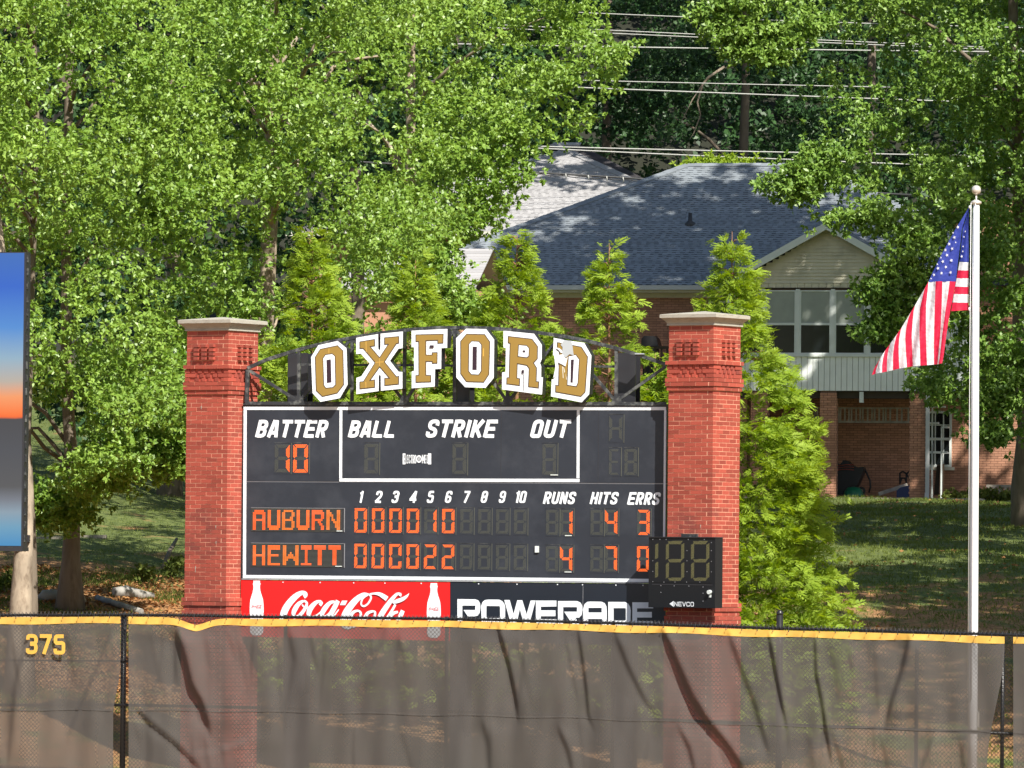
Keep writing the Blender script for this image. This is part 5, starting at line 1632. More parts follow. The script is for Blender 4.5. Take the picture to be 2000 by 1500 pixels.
        for ch, (bx0, bx1), cm in zip(word, boxes, cols):
            F_ = FONT[ch]; p0, p1 = L(bx0, ly1), L(bx1, ly0); nc = len(F_[0]); cw = (p1.x - p0.x) / nc; rh = (p1.z - p0.z) / (len(F_) * 2)
            mb = MB()
            for r0, rowt in enumerate(F_):
                for s_ in range(2):
                    zz = p1.z - (r0 * 2 + s_ + .5) * rh
                    for c0, cc_ in enumerate(rowt):
                        if cc_ == '#':
                            xx = p0.x + (c0 + .5) * cw
                            mb.face([(xx - cw * .46, BF - .0125, zz - rh * .31), (xx + cw * .46, BF - .0125, zz - rh * .31), (xx + cw * .46, BF - .0125, zz + rh * .31), (xx - cw * .46, BF - .0125, zz + rh * .31)])
            mb.build('lamp_letter', cm, pn)
    panel('AUBURN', [(494, 519), (523, 548), (551, 576), (579.5, 605), (609, 633.5), (637.5, 665)], 490, 674, 992.5, 1038, 996, 1035, ['led_lit_red', 'led_lit', 'led_lit_amber', 'led_lit', 'led_lit_red', 'led_lit_amber'])
    panel('HEWITT', [(494, 518.5), (523, 547.5), (552.5, 584), (588, 609), (613, 637), (641.5, 666)], 490, 674, 1061.5, 1107, 1065, 1104, ['led_lit', 'led_lit', 'led_lit_amber', 'led_lit_red', 'led_lit_red', 'led_lit_red'])
    # uprights behind the board
    for (p0, p1) in ((566, 605), (888, 921), (1207, 1245)):
        a, b = L(p0, 720, .35).x, L(p1, 720, .35).x
        mb = MB(); ztp = L((p0 + p1) / 2, 690 if p0 != 888 else 655, .35).z
        mb.box(a, b, .24, .26, -.3, ztp); mb.box(a, b, .52, .54, -.3, ztp); mb.box((a + b) / 2 - .01, (a + b) / 2 + .01, .26, .52, -.3, ztp)
        mb.build('steel_column', 'steel_side', ro)
    for z in (L(889, 1000, .2).z, L(889, 1230, .2).z): MB().box(x0, x1, .05, .23, z, z + .1).build('cross_beam', 'steel_side', ro)
    return ro


board = scoreboard()


def arch_sign():
    ro = in_frame(empty('arch_sign', 'black steel arch above the scoreboard with big gold and white letters spelling OXFORD', 'arch sign'), FB)
    ly = BF + .02
    top = [(484, 719), (520, 703), (560, 690), (600, 678.5), (650, 667), (700, 657.5), (750, 650), (800, 644), (850, 640.5), (900, 640), (950, 641), (1000, 644), (1050, 649.5), (1100, 656.5), (1150, 666.5), (1200, 679), (1250, 694), (1301, 712)]
    T = [FB.L(x, y, ly) for x, y in top]
    mb = MB()
    for a, b in zip(T[:-1], T[1:]): mb.bar(a, b + (b - a).normalized() * .01, .055, .06)
    mb.build('top_chord', 'steel_black', ro)
    xb0, xb1 = FB.L(480, 788, ly), FB.L(1301, 789, ly)
    MB().bar((xb0.x, ly, xb0.z - .0), (xb1.x, ly, xb1.z), .06, .06).build('bottom_chord', 'steel_black', ro)
    tz = lambda px: float(np.interp(px, [t[0] for t in top], [t[1] for t in top]))
    def mem(p, q, w=.045, name='web_bar', dy=0.0):
        a, b = FB.L(p[0], p[1], ly + dy), FB.L(q[0], q[1], ly + dy)
        MB().bar(a, b, w, .045).build(name, 'steel_black', ro)
    mem((484, 722), (482, 785), .06, 'end_post')
    for px in (584, 688, 790.5, 889, 992, 1094, 1204): mem((px, tz(px) + 3), (px - .5, 784), .05, 'post')
    for p, q in (((486, 723), (582, 783)), ((586, 783), (686, 662)), ((690, 662), (789, 783)), ((792, 783), (887, 645)), ((891, 645), (990, 783)), ((994, 783), (1092, 660)), ((1096, 660), (1202, 783)), ((1206, 783), (1300, 716))):
        mem(p, q, .045, 'diagonal', .003)
    mem((586, 712), (1202, 716), .035, 'mid_bar', .05)
    for px in (584, 790, 992, 1204):
        c = FB.L(px, 781, ly - .03); MB().prism([(c.x - .09, c.z - .05), (c.x + .09, c.z - .05), (c.x + .05, c.z + .06), (c.x - .05, c.z + .06)], ly - .033, ly - .026).build('gusset', 'steel_black', ro)
    s = 1 / 6.897
    # traced outlines: white face, dark outline, counters
    A0 = (600, 630); B0 = (880, 630)
    letters = {
        'letter_O': (A0, [(410, 248), (530, 345), (545, 835), (440, 1018), (180, 1068), (72, 950), (52, 465), (150, 305)],
              [(410, 305), (487, 378), (497, 838), (410, 955), (205, 1003), (118, 920), (104, 465), (175, 355)],
              [[(340, 415), (382, 450), (390, 840), (350, 880), (252, 888), (222, 845), (210, 480), (245, 430)]], [[(265, 505), (322, 495), (330, 805), (270, 815)]]),
        'letter_X': (A0, [(660, 205), (955, 155), (958, 350), (972, 378), (985, 350), (988, 150), (1290, 120), (1285, 345), (1230, 352), (1115, 515), (1230, 662), (1283, 665), (1283, 890), (993, 918), (990, 720), (978, 700), (965, 720), (962, 922), (662, 965), (662, 745), (728, 725), (842, 550), (722, 418), (660, 425)],
              [(705, 255), (915, 220), (915, 320), (858, 328), (975, 465), (1085, 298), (1038, 300), (1038, 200), (1240, 182), (1240, 282), (1205, 290), (1048, 530), (1205, 725), (1238, 715), (1238, 835), (1040, 855), (1040, 745), (1098, 745), (978, 605), (858, 775), (915, 765), (915, 878), (705, 900), (705, 795), (755, 790), (910, 540), (755, 355), (705, 355)], [], []),
        'letter_F': (A0, [(1405, 110), (1890, 85), (1885, 340), (1808, 345), (1805, 622), (1722, 628), (1718, 862), (1408, 885), (1408, 660), (1440, 650), (1440, 335), (1405, 325)],
              [(1460, 160), (1838, 150), (1835, 282), (1755, 285), (1755, 245), (1605, 250), (1605, 432), (1680, 432), (1680, 400), (1758, 398), (1755, 555), (1680, 555), (1680, 530), (1605, 530), (1605, 705), (1672, 708), (1670, 805), (1460, 812), (1460, 708), (1500, 705), (1498, 262), (1460, 262)], [], [[(1655, 306), (1708, 306), (1708, 342), (1655, 342)]]),
        'letter_O.001': (B0, [(210, 82), (480, 88), (588, 230), (582, 745), (470, 880), (195, 870), (78, 740), (75, 210)],
              [(215, 150), (462, 155), (535, 260), (522, 700), (450, 810), (212, 802), (132, 690), (132, 250)],
              [[(285, 245), (385, 250), (425, 300), (420, 655), (385, 710), (280, 705), (240, 655), (245, 290)]], [[(302, 325), (358, 325), (355, 638), (298, 638)]]),
        'letter_R': (B0, [(712, 110), (1125, 150), (1230, 300), (1228, 495), (1205, 548), (1222, 590), (1220, 735), (1245, 738), (1232, 970), (692, 900), (695, 670), (740, 665), (745, 345), (712, 335)],
              [(772, 180), (1100, 218), (1178, 320), (1175, 490), (1125, 545), (1165, 610), (1160, 790), (1195, 792), (1190, 888), (1045, 870), (1055, 620), (1025, 582), (905, 560), (900, 745), (938, 752), (935, 855), (752, 832), (755, 738), (785, 738), (798, 285), (772, 278)],
              [[(915, 295), (1030, 305), (1065, 345), (1062, 455), (1030, 478), (905, 462)]], [[(975, 375), (1008, 375), (1008, 402), (975, 402)], [(962, 640), (992, 640), (992, 685), (962, 685)], [(989, 690), (994, 690), (995, 915), (990, 915)]]),
        'letter_D': (B0, [(1390, 205), (1525, 235), (1800, 272), (1898, 445), (1868, 965), (1765, 1075), (1352, 995), (1362, 765), (1395, 755), (1415, 560), (1412, 450), (1380, 440)],
              [(1435, 262), (1765, 325), (1852, 460), (1818, 940), (1758, 1002), (1410, 940), (1412, 838), (1450, 842), (1462, 385), (1432, 375)],
              [[(1585, 450), (1690, 428), (1742, 495), (1722, 820), (1700, 868), (1568, 848)]], [[(1625, 500), (1665, 498), (1648, 810), (1620, 808)]])}
    yf = ly - .25; yb = ly - .04
    labs = {'letter_O': 'first letter O', 'letter_O.001': 'second letter O', 'letter_D': 'letter D with torn, peeling face'}
    for nm, (og, white, dark, counters, slots) in letters.items():
        cv = lambda pl, y: [(v.x, v.z) for v in (FB.L(og[0] + a * s, og[1] + b * s, y) for a, b in pl)]
        base = MB().prism(cv(white, yf), yf, yb, 0, 1).build(nm.split('.')[0], ['white_paint', 'steel_side'], ro, label=labs.get(nm))
        d = cv(dark, yf)
        MB().prism(d, yf - .004, yf - .0005).build('outline', 'outline_brown', base)
        gi = inset(d, .0125)
        MB().prism(gi, yf - .008, yf - .0045).build('gold_face', 'gold_paint', base)
        for c in counters:
            cc = cv(c, yf)
            MB().prism(cc, yf - .010, yf - .0085).build('outline', 'outline_brown', base)
            MB().prism(inset(cc, .012), yf - .013, yf - .0105).build('counter', 'white_paint', base)
        for c in slots: MB().prism(cv(c, yf), yf - .016, yf - .0135).build('slot', 'slot_dark', base)
        if nm == 'letter_X':
            for q in ([(955, 158), (988, 152), (987, 345), (972, 378), (958, 345)], [(965, 925), (994, 918), (990, 722), (978, 698), (966, 722)]):
                MB().prism(cv(q, yf), yf + .05, yf + .055).build('slot', 'slot_dark', base)
            for q in ([(790, 255), (797, 254), (800, 400), (794, 400)], [(788, 800), (795, 800), (796, 880), (790, 880)], [(920, 532), (1035, 525), (1035, 533), (920, 540)], [(974, 480), (980, 480), (980, 590), (974, 590)]):
                MB().prism(cv(q, yf), yf - .0088, yf - .0082).build('scratch', 'hem_yellow', base)
        if nm == 'letter_D':
            MB().prism(cv([(1530, 240), (1632, 245), (1648, 330), (1662, 442), (1605, 425), (1555, 472), (1505, 430), (1512, 330), (1485, 300)], yf), yf - .015, yf - .0132).build('bare_patch', 'worn_sheet', base)
            MB().prism(cv([(1400, 445), (1510, 430), (1560, 490), (1585, 460), (1552, 590), (1500, 560), (1450, 535), (1440, 690), (1388, 748), (1418, 600)], yf), yf - .022, yf - .0165).build('torn_vinyl', 'white_vinyl', base)
            MB().prism(cv([(1425, 335), (1470, 348), (1500, 370), (1512, 405), (1490, 410), (1460, 370), (1430, 350)], yf), yf - .018, yf - .0165).build('torn_vinyl', 'white_vinyl', base)
            for q in ([(1505, 590), (1515, 592), (1525, 750), (1515, 745)], [(1520, 600), (1535, 680), (1545, 660), (1528, 600)], [(1548, 680), (1570, 770), (1560, 765)]):
                MB().prism(cv(q, yf), yf - .0088, yf - .0082).build('scratch', 'trim_cream', base)
        if nm in ('letter_O', 'letter_O.001'):
            q = [(292, 350), (298, 350), (297, 412), (291, 412)] if nm == 'letter_O' else [(440, 345), (452, 350), (450, 455), (438, 450)]
            MB().prism(cv(q, yf), yf - .0088, yf - .0082).build('scratch', 'hem_yellow', base)
        # stand-offs that carry the letter on the arch
        cx = sum(p[0] for p in cv(white, yf)) / len(white); zs = [p[1] for p in cv(white, yf)]
        for t in (.3, .7):
            z = min(zs) + (max(zs) - min(zs)) * t
            MB().box(cx - .15, cx + .15, yb + .0005, ly + .02, z - .02, z + .02).build('bracket', 'steel_side', base)
    MB().box(FB.L(1240, 690, -.2).x, FB.L(1257, 690, -.2).x, -.2, -.1, FB.L(1250, 692, -.2).z, FB.L(1250, 690, -.2).z).build('lamp_tray', 'worn_sheet', ro)
    return ro


arch_sign()

# ------------------------------------------------------------------ sponsor banners
COKE = [
    [(395, 190, 62), (425, 165, 55), (420, 135, 42), (370, 130, 60), (290, 175, 85), (200, 265, 98), (130, 370, 104), (95, 480, 102), (105, 550, 90), (150, 585, 55), (225, 555, 25), (270, 500, 16)],
    [(395, 250, 34), (330, 285, 58), (272, 365, 74), (248, 440, 58), (290, 478, 36), (365, 430, 52), (425, 340, 46), (440, 275, 34), (395, 247, 34)],
    [(372, 300, 22), (400, 335, 24), (455, 345, 22), (520, 312, 18)],
    [(628, 312, 50), (655, 280, 40), (630, 255, 36), (570, 275, 56), (500, 350, 78), (470, 430, 70), (495, 480, 42), (560, 470, 26), (640, 410, 18), (690, 350, 14)],
    [(845, 262, 36), (780, 275, 52), (705, 355, 74), (660, 440, 66), (680, 482, 38), (745, 450, 30), (810, 370, 28), (865, 280, 30)],
    [(892, 245, 64), (850, 330, 72), (795, 430, 72), (780, 475, 46), (830, 465, 26), (880, 405, 20), (905, 372, 14)],
    [(1330, 160, 40), (1260, 160, 62), (1165, 225, 86), (1075, 325, 100), (1000, 440, 102), (970, 540, 92), (985, 610, 66), (1050, 640, 36), (1110, 610, 20)],
    [(1350, 155, 30), (1372, 205, 28), (1330, 285, 28), (1270, 325, 28), (1230, 300, 26), (1245, 225, 26), (1300, 175, 26), (1350, 150, 24)],
    [(1355, 150, 22), (1420, 142, 30), (1490, 150, 52), (1545, 178, 66), (1605, 220, 72)],
    [(1190, 388, 28), (1120, 410, 46), (1072, 480, 60), (1062, 570, 56), (1100, 620, 36), (1170, 580, 46), (1218, 490, 42), (1222, 420, 34), (1188, 388, 26)],
    [(1400, 398, 34), (1330, 422, 46), (1285, 490, 56), (1268, 570, 52), (1305, 612, 34), (1380, 560, 44), (1425, 460, 38), (1430, 410, 30), (1398, 398, 30)],
    [(1790, 180, 40), (1798, 150, 32), (1750, 150, 40), (1680, 220, 58), (1595, 335, 76), (1515, 460, 80), (1475, 560, 64), (1495, 610, 36), (1580, 520, 30), (1680, 380, 36), (1725, 300, 34)],
    [(1685, 275, 30), (1745, 255, 58), (1825, 225, 56), (1885, 185, 38), (1925, 137, 4)],
    [(1760, 408, 34), (1690, 430, 50), (1625, 505, 62), (1605, 580, 52), (1640, 615, 32), (1720, 560, 30), (1790, 450, 34)],
    [(1830, 388, 60), (1790, 480, 68), (1745, 580, 62), (1760, 622, 34), (1830, 580, 22)],
]
HYPHEN = [(950, 245), (1028, 245), (995, 310), (918, 310)]


def sponsor_panels():
    L = FBF
    YB = BF
    cv = lambda og, sc: (lambda a, b: L(og[0] + a / sc, og[1] + b / sc, YB))
    ro = in_frame(empty('sponsor_banner', 'bright red banner with white script lettering and two white bottles under the scoreboard', 'banner'), FB)
    c4 = [L(471, 1132.5), L(879, 1136.5), L(879, 1252), L(470, 1243)]
    MB().prism([(v.x, v.z) for v in c4], YB, YB + .03).build('banner_sheet', 'coke_red', ro)
    f = cv((540, 1140), 7.407); mb = MB(); y = YB - .004
    for s in COKE:
        pts = [(f(a, b).x, f(a, b).z, w / 7.407 / 124) for a, b, w in s]
        y = rib(mb, pts, y, 0.00004, smooth=4) - .0001
        if y < YB - .02: y = YB - .006
    mb.prism([(f(a, b).x, f(a, b).z) for a, b in HYPHEN], YB - .006, YB - .0005)
    mb.build('script_lettering', 'white_vinyl', ro, label='white script lettering reading Coca-Cola')
    prof = [(150, 68), (200, 70), (215, 80), (240, 76), (250, 70), (300, 68), (340, 72), (400, 85), (470, 108), (550, 132), (650, 142), (800, 146), (900, 136), (1000, 128), (1100, 134), (1200, 142), (1255, 118), (1295, 70)]
    for cx, dy in ((337, 0), (337 + (847.5 - 501.5) * 10.71, 52)):
        g = cv((470, 1120), 10.71)
        pl = [(g(cx + w, y_ + dy).x, g(cx + w, y_ + dy).z) for y_, w in prof] + [(g(cx - w, y_ + dy).x, g(cx - w, y_ + dy).z) for y_, w in prof[::-1]]
        bo = MB().prism(pl, YB - .006, YB - .0005).build('bottle', 'white_vinyl', ro)
        mb = MB(); y = YB - .0068
        for s in COKE + [[(a, b, 50) for a, b in HYPHEN[:2]]]:
            pts = []
            for a, b, w in s:
                v = g(cx - 108 + (a - 40) * .1165, dy + 650 + (b - 100) * .155)
                pts.append((v.x, v.z, max(w, 34) * .12 / 10.71 / 124))
            y = rib(mb, pts, y, 0.00002, smooth=2) - .00004
        mb.build('small_script', 'logo_red', bo)
    for px in (553, 625.5, 691, 752, 823): v = L(px, 1136 + (px - 471) * .0085); MB().box(v.x - .008, v.x + .008, YB - .008, YB - .0005, v.z - .012, v.z + .004).build('rivet', 'white_paint', ro)
    # black banner
    r2 = in_frame(empty('sponsor_banner', 'black banner with wide white capital lettering under the right half of the scoreboard', 'banner'), FB)
    c4 = [L(880, 1136.5), L(1300, 1140.5), L(1300, 1262), L(879.5, 1253)]
    MB().prism([(v.x, v.z) for v in c4], YB, YB + .03).build('banner_sheet', 'banner_black', r2)
    f = cv((885, 1160), 10.0); g = cv((1080, 1160), 9.524)
    def key(outer, hole):   # outline with a hole joined by a seam
        return outer + [outer[0]] + hole + [hole[0]]
    polys = [
        (f, [(85, 100), (430, 105), (490, 125), (525, 180), (535, 260), (520, 370), (480, 425), (420, 438), (290, 438), (205, 312), (430, 315), (438, 240), (428, 228), (180, 228), (180, 600), (85, 600)]),
        (f, [(555, 540), (550, 230), (575, 160), (620, 120), (680, 110), (785, 110.5), (785, 236), (665, 234), (650, 250), (650, 455), (665, 472), (785, 474), (785, 600), (640, 600), (580, 580)]),
        (f, [(785, 110.5), (900, 112), (960, 140), (1000, 190), (1018, 260), (1015, 540), (990, 585), (930, 600), (785, 600), (785, 474), (905, 470), (920, 455), (918, 250), (905, 238), (785, 236)]),
        (f, [(1000, 118), (1105, 118), (1182, 395), (1255, 122), (1350, 122), (1437, 400), (1515, 128), (1612, 128), (1485, 600), (1385, 600), (1305, 295), (1235, 600), (1135, 600)]),
        (f, [(1618, 130), (2018, 130), (2018, 245), (1715, 250), (1715, 320), (2000, 320), (2000, 435), (1715, 435), (1715, 492), (2020, 495), (2020, 600), (1618, 600)]),
        (g, [(95, 132), (450, 132), (510, 160), (545, 220), (550, 300), (535, 390), (490, 440), (420, 445), (510, 600), (385, 600), (210, 330), (445, 330), (452, 260), (440, 245), (190, 245), (190, 600), (95, 600)]),
        (g, [(568, 600), (565, 270), (590, 190), (640, 148), (690, 142), (785, 143), (785, 258), (660, 260), (660, 345), (785, 345), (785, 465), (655, 465), (655, 600)]),
        (g, [(785, 143), (900, 145), (960, 170), (995, 230), (1002, 310), (1002, 600), (915, 600), (915, 465), (785, 465), (785, 345), (908, 345), (908, 258), (785, 258)]),
        (g, [(1030, 148), (1250, 149), (1250, 263), (1128, 264), (1128, 495), (1250, 497), (1250, 600), (1030, 600)]),
        (g, [(1250, 149), (1340, 150), (1400, 180), (1435, 240), (1448, 310), (1440, 560), (1400, 595), (1330, 600), (1250, 600), (1250, 497), (1345, 495), (1358, 480), (1358, 275), (1340, 263), (1250, 263)]),
        (g, [(1478, 155), (1870, 157), (1865, 268), (1565, 268), (1565, 335), (1840, 335), (1840, 440), (1565, 440), (1565, 510), (1860, 510), (1860, 600), (1478, 600)])]
    for i, (h, pl) in enumerate(polys):
        MB().prism([(h(a, b).x, h(a, b).z) for a, b in pl], YB - .006, YB - .0005).build('block_letter', 'white_vinyl', r2)
    c = g(1955, 555); mb = MB()
    for i in range(14):
        t0, t1 = 2 * PI * i / 14, 2 * PI * (i + 1) / 14
        mb.face([(c.x + r_ * math.cos(t), YB - .004, c.z + r_ * math.sin(t)) for r_, t in ((.025, t0), (.034, t0), (.034, t1), (.025, t1))])
    mb.build('registered_mark', 'white_vinyl', r2)
    for px in (935, 1010, 1089, 1138, 1203, 1256): v = L(px, 1139 + (px - 880) * .0095); MB().box(v.x - .008, v.x + .008, YB - .008, YB - .0005, v.z - .014, v.z + .002).build('rivet', 'white_paint', r2)
    v = L(1138.5, 1180); MB().box(v.x - .003, v.x + .003, YB - .002, YB - .0004, v.z - .3, v.z + .28).build('sheet_joint', 'seam_metal', r2)


sponsor_panels()


# ------------------------------------------------------------------ pitch clock on the right column
def clock():
    d = HP + .22 + .06
    F = FR
    ro = in_frame(empty('pitch_clock', 'small black clock box with three dull yellow unlit digits fixed to the right brick column', 'clock'), F)
    L = lambda px, py, e=0.0: F.L(px, py, -d - e)
    x0, x1 = L(1267, 1100).x, L(1397, 1100).x; z0, z1 = L(1330, 1187).z, L(1330, 1050).z
    MB().box(x0, x1, -d, -d + .22, z0, z1).build('case', 'clock_black', ro)
    MB().box(-.12, .16, -HP - .058, -HP + .0, z1 - .1, z1 + .06).build('bracket', 'steel_black', ro)
    MB().box(x0 - .01, x1 + .01, -d - .02, -d + .22, z1 + .001, z1 + .012).build('top_lip', 'steel_side', ro)
    w = MB(); zf0, zf1 = L(1330, 1138).z, L(1330, 1054).z; xf0, xf1 = L(1274, 1100).x, L(1392, 1100).x
    w.box(xf0, xf1, -d - .005, -d - .0005, zf0, zf1); w.build('face', 'clock_black', ro)
    s = 5.77; T = lambda a, b: L(1220 + a / s, 980 + b / s)
    def seg(pl, par):
        pts = [(T(a, b).x, T(a, b).z) for a, b in pl]
        xs = [p[0] for p in pts]; zs = [p[1] for p in pts]; mb = MB(); step = .0125; r = 0
        z = min(zs)
        while z < max(zs):
            x = min(xs) + (step * .5 if r % 2 else 0)
            while x < max(xs):
                ins = False; jn = len(pts) - 1
                for i in range(len(pts)):
                    (xi, zi), (xj, zj) = pts[i], pts[jn]
                    if (zi > z) != (zj > z) and x < (xj - xi) * (z - zi) / (zj - zi) + xi: ins = not ins
                    jn = i
                if ins:
                    q = .0046; mb.face([(x - q, -d - .0075, z), (x, -d - .0075, z - q), (x + q, -d - .0075, z), (x, -d - .0075, z + q)])
                x += step
            z += step * .6; r += 1
        if mb.f: mb.build('lamp_segment', 'led_off_yellow', par)
    def vseg(x, y0, y1, par, w=38): seg([(x, y0 + 22), (x + w, y0), (x + w - 2, y1 - 22), (x, y1)], par)
    def hseg(x0_, x1_, y, par, h=38): seg([(x0_, y), (x1_, y), (x1_ - 24, y + h), (x0_ + 24, y + h)], par)
    g = MB().box(T(340, 460).x, T(390, 460).x, -d - .006, -d - .0052, T(360, 870).z, T(360, 450).z).build('clock_digit', 'clock_black', ro)
    vseg(345, 465, 650, g); vseg(345, 672, 860, g)
    for ox in (0, 283):
        g = MB().box(T(460 + ox, 460).x, T(682 + ox, 460).x, -d - .006, -d - .0052, T(500, 900).z, T(500, 430).z).build('clock_digit', 'clock_black', ro)
        hseg(485 + ox, 655 + ox, 443, g); hseg(485 + ox, 655 + ox, 647, g, 38); hseg(485 + ox, 655 + ox, 856, g)
        vseg(466 + ox, 465, 655, g); vseg(466 + ox, 680, 868, g); vseg(638 + ox, 465, 655, g); vseg(638 + ox, 680, 868, g)
    # maker's mark: arrow head and name
    a, b = T(560, 1177), T(783, 1130)
    lettering('NEVCO', a.x, b.x, a.z, b.z, -d - .005, slant=0, w=.17, W=.85, gap=.14).build('maker_mark', 'white_vinyl', ro, label='small white arrow mark and name NEVCO')
    MB().prism([(T(508, 1150).x, T(508, 1150).z), (T(552, 1118).x, T(552, 1118).z), (T(552, 1184).x, T(552, 1184).z)], -d - .006, -d - .0005).build('maker_mark', 'white_vinyl', ro)
    lp = MB(); c = T(965, 1018)
    lp.tube([(c.x, -d - .05, c.z), (c.x, -d - .001, c.z)], .034, 12)
    lp.build('beacon', 'frame_white', ro)
    q = MB(); q.box(c.x - .02, c.x + .02, -d - .006, -d - .0005, T(965, 1078).z, T(965, 1046).z); q.box(c.x - .006, c.x + .006, -d - .008, -d - .0062, T(965, 1078).z, T(965, 1058).z)
    q.build('beacon_tag', 'frame_white', ro)
    st = MB()
    for (a_, b_) in ((320, 425), (400, 425), (470, 425), (720, 425), (900, 425), (980, 460), (980, 550), (980, 672), (980, 790), (705, 550), (705, 665), (705, 788), (320, 665), (320, 785), (320, 900), (445, 905), (570, 905), (700, 905), (850, 905), (410, 945), (560, 948), (725, 950), (885, 960), (885, 1030), (885, 1120), (410, 1020)):
        v = T(a_, b_); st.box(v.x - .006, v.x + .006, -d - .009, -d - .0006, v.z - .006, v.z + .006)
    st.build('screw', 'seam_metal', ro, kind='stuff')
    MB().box(xf0, xf1, -d - .004, -d - .0005, T(700, 940).z, T(700, 930).z).build('trim_line', 'steel_side', ro)


clock()


# ------------------------------------------------------------------ video screen at the left edge
def video_screen():
    F = Frame((P(46, 800, 99.2).x, 99.2, 0), 15.5)
    m = bpy.data.materials.new('screen_image'); m.use_nodes = True
    nt = m.node_tree; N, Lk = nt.nodes, nt.links; b = N["Principled BSDF"]
    tc = N.new("ShaderNodeTexCoord"); sp = N.new("ShaderNodeSeparateXYZ"); Lk.new(tc.outputs["Object"], sp.inputs[0])
    zt, z0 = F.L(20, 494, 0).z, F.L(20, 1066, 0).z
    mr = N.new("ShaderNodeMapRange"); mr.inputs[1].default_value = zt; mr.inputs[2].default_value = z0
    Lk.new(sp.outputs[2], mr.inputs[0])
    nz = N.new("ShaderNodeTexNoise"); nz.inputs["Scale"].default_value = 3; nz.inputs["Detail"].default_value = 6
    mp = N.new("ShaderNodeMapping"); mp.inputs["Scale"].default_value = (1, 1, .2); Lk.new(tc.outputs["Object"], mp.inputs[0]); Lk.new(mp.outputs[0], nz.inputs["Vector"])
    ad = N.new("ShaderNodeMath"); ad.operation = 'MULTIPLY_ADD'; ad.inputs[1].default_value = .012; Lk.new(nz.outputs[0], ad.inputs[0]); Lk.new(mr.outputs[0], ad.inputs[2])
    cr = N.new("ShaderNodeValToRGB"); Lk.new(ad.outputs[0], cr.inputs[0])
    stops = [(495, (62, 112, 190)), (560, (50, 105, 205)), (640, (85, 145, 215)), (700, (150, 180, 200)), (745, (190, 178, 165)), (775, (250, 160, 105)), (808, (255, 125, 60)), (815, (250, 110, 50)), (819, (72, 72, 76)), (880, (78, 80, 86)), (950, (88, 88, 90)), (975, (120, 125, 135)), (1000, (140, 160, 175)), (1030, (110, 160, 190)), (1064, (75, 145, 195))]
    el = cr.color_ramp.elements
    while len(el) < len(stops): el.new(.5)
    for e, (py, c) in zip(el, stops):
        e.position = (py - 494) / 572 * 1.0 + .006; e.color = srgb(*c)
    b.inputs["Base Color"].default_value = (.01, .01, .01, 1); b.inputs["Roughness"].default_value = .6; b.inputs["Specular IOR Level"].default_value = .2
    Lk.new(cr.outputs[0], b.inputs["Emission Color"]); b.inputs["Emission Strength"].default_value = .58
    MATS['screen_image'] = m
    ro = in_frame(empty('video_screen', 'tall video screen at the left edge showing a blue and orange sunset', 'video screen'), F)
    x1 = F.L(44, 800, 0).x; x0 = x1 - 7.0
    MB().box(x0, x1, -.003, .0, z0, zt).build('display', 'screen_image', ro)
    MB().box(x0 - .05, x1 + .03, .001, .22, z0 - .02, zt + .015).build('cabinet', 'steel_side', ro)
    MB().box(x0, x1 + .06, -.10, .2, z0 - .085, z0 - .022).build('bottom_tray', 'steel_side', ro)
    g = MB()
    for i in range(22): zz = z0 + (zt - z0) * (i + .3) / 22; g.box(x1 + .0305, x1 + .045, .05, .1, zz, zz + .12)
    g.build('cabinet_latch', 'steel_black', ro, kind='stuff')
    for dx in (-5.8, -1.6): MB().box(x1 + dx - .12, x1 + dx + .12, .23, .45, -.2, zt - .4).build('post', 'steel_side', ro)


video_screen()


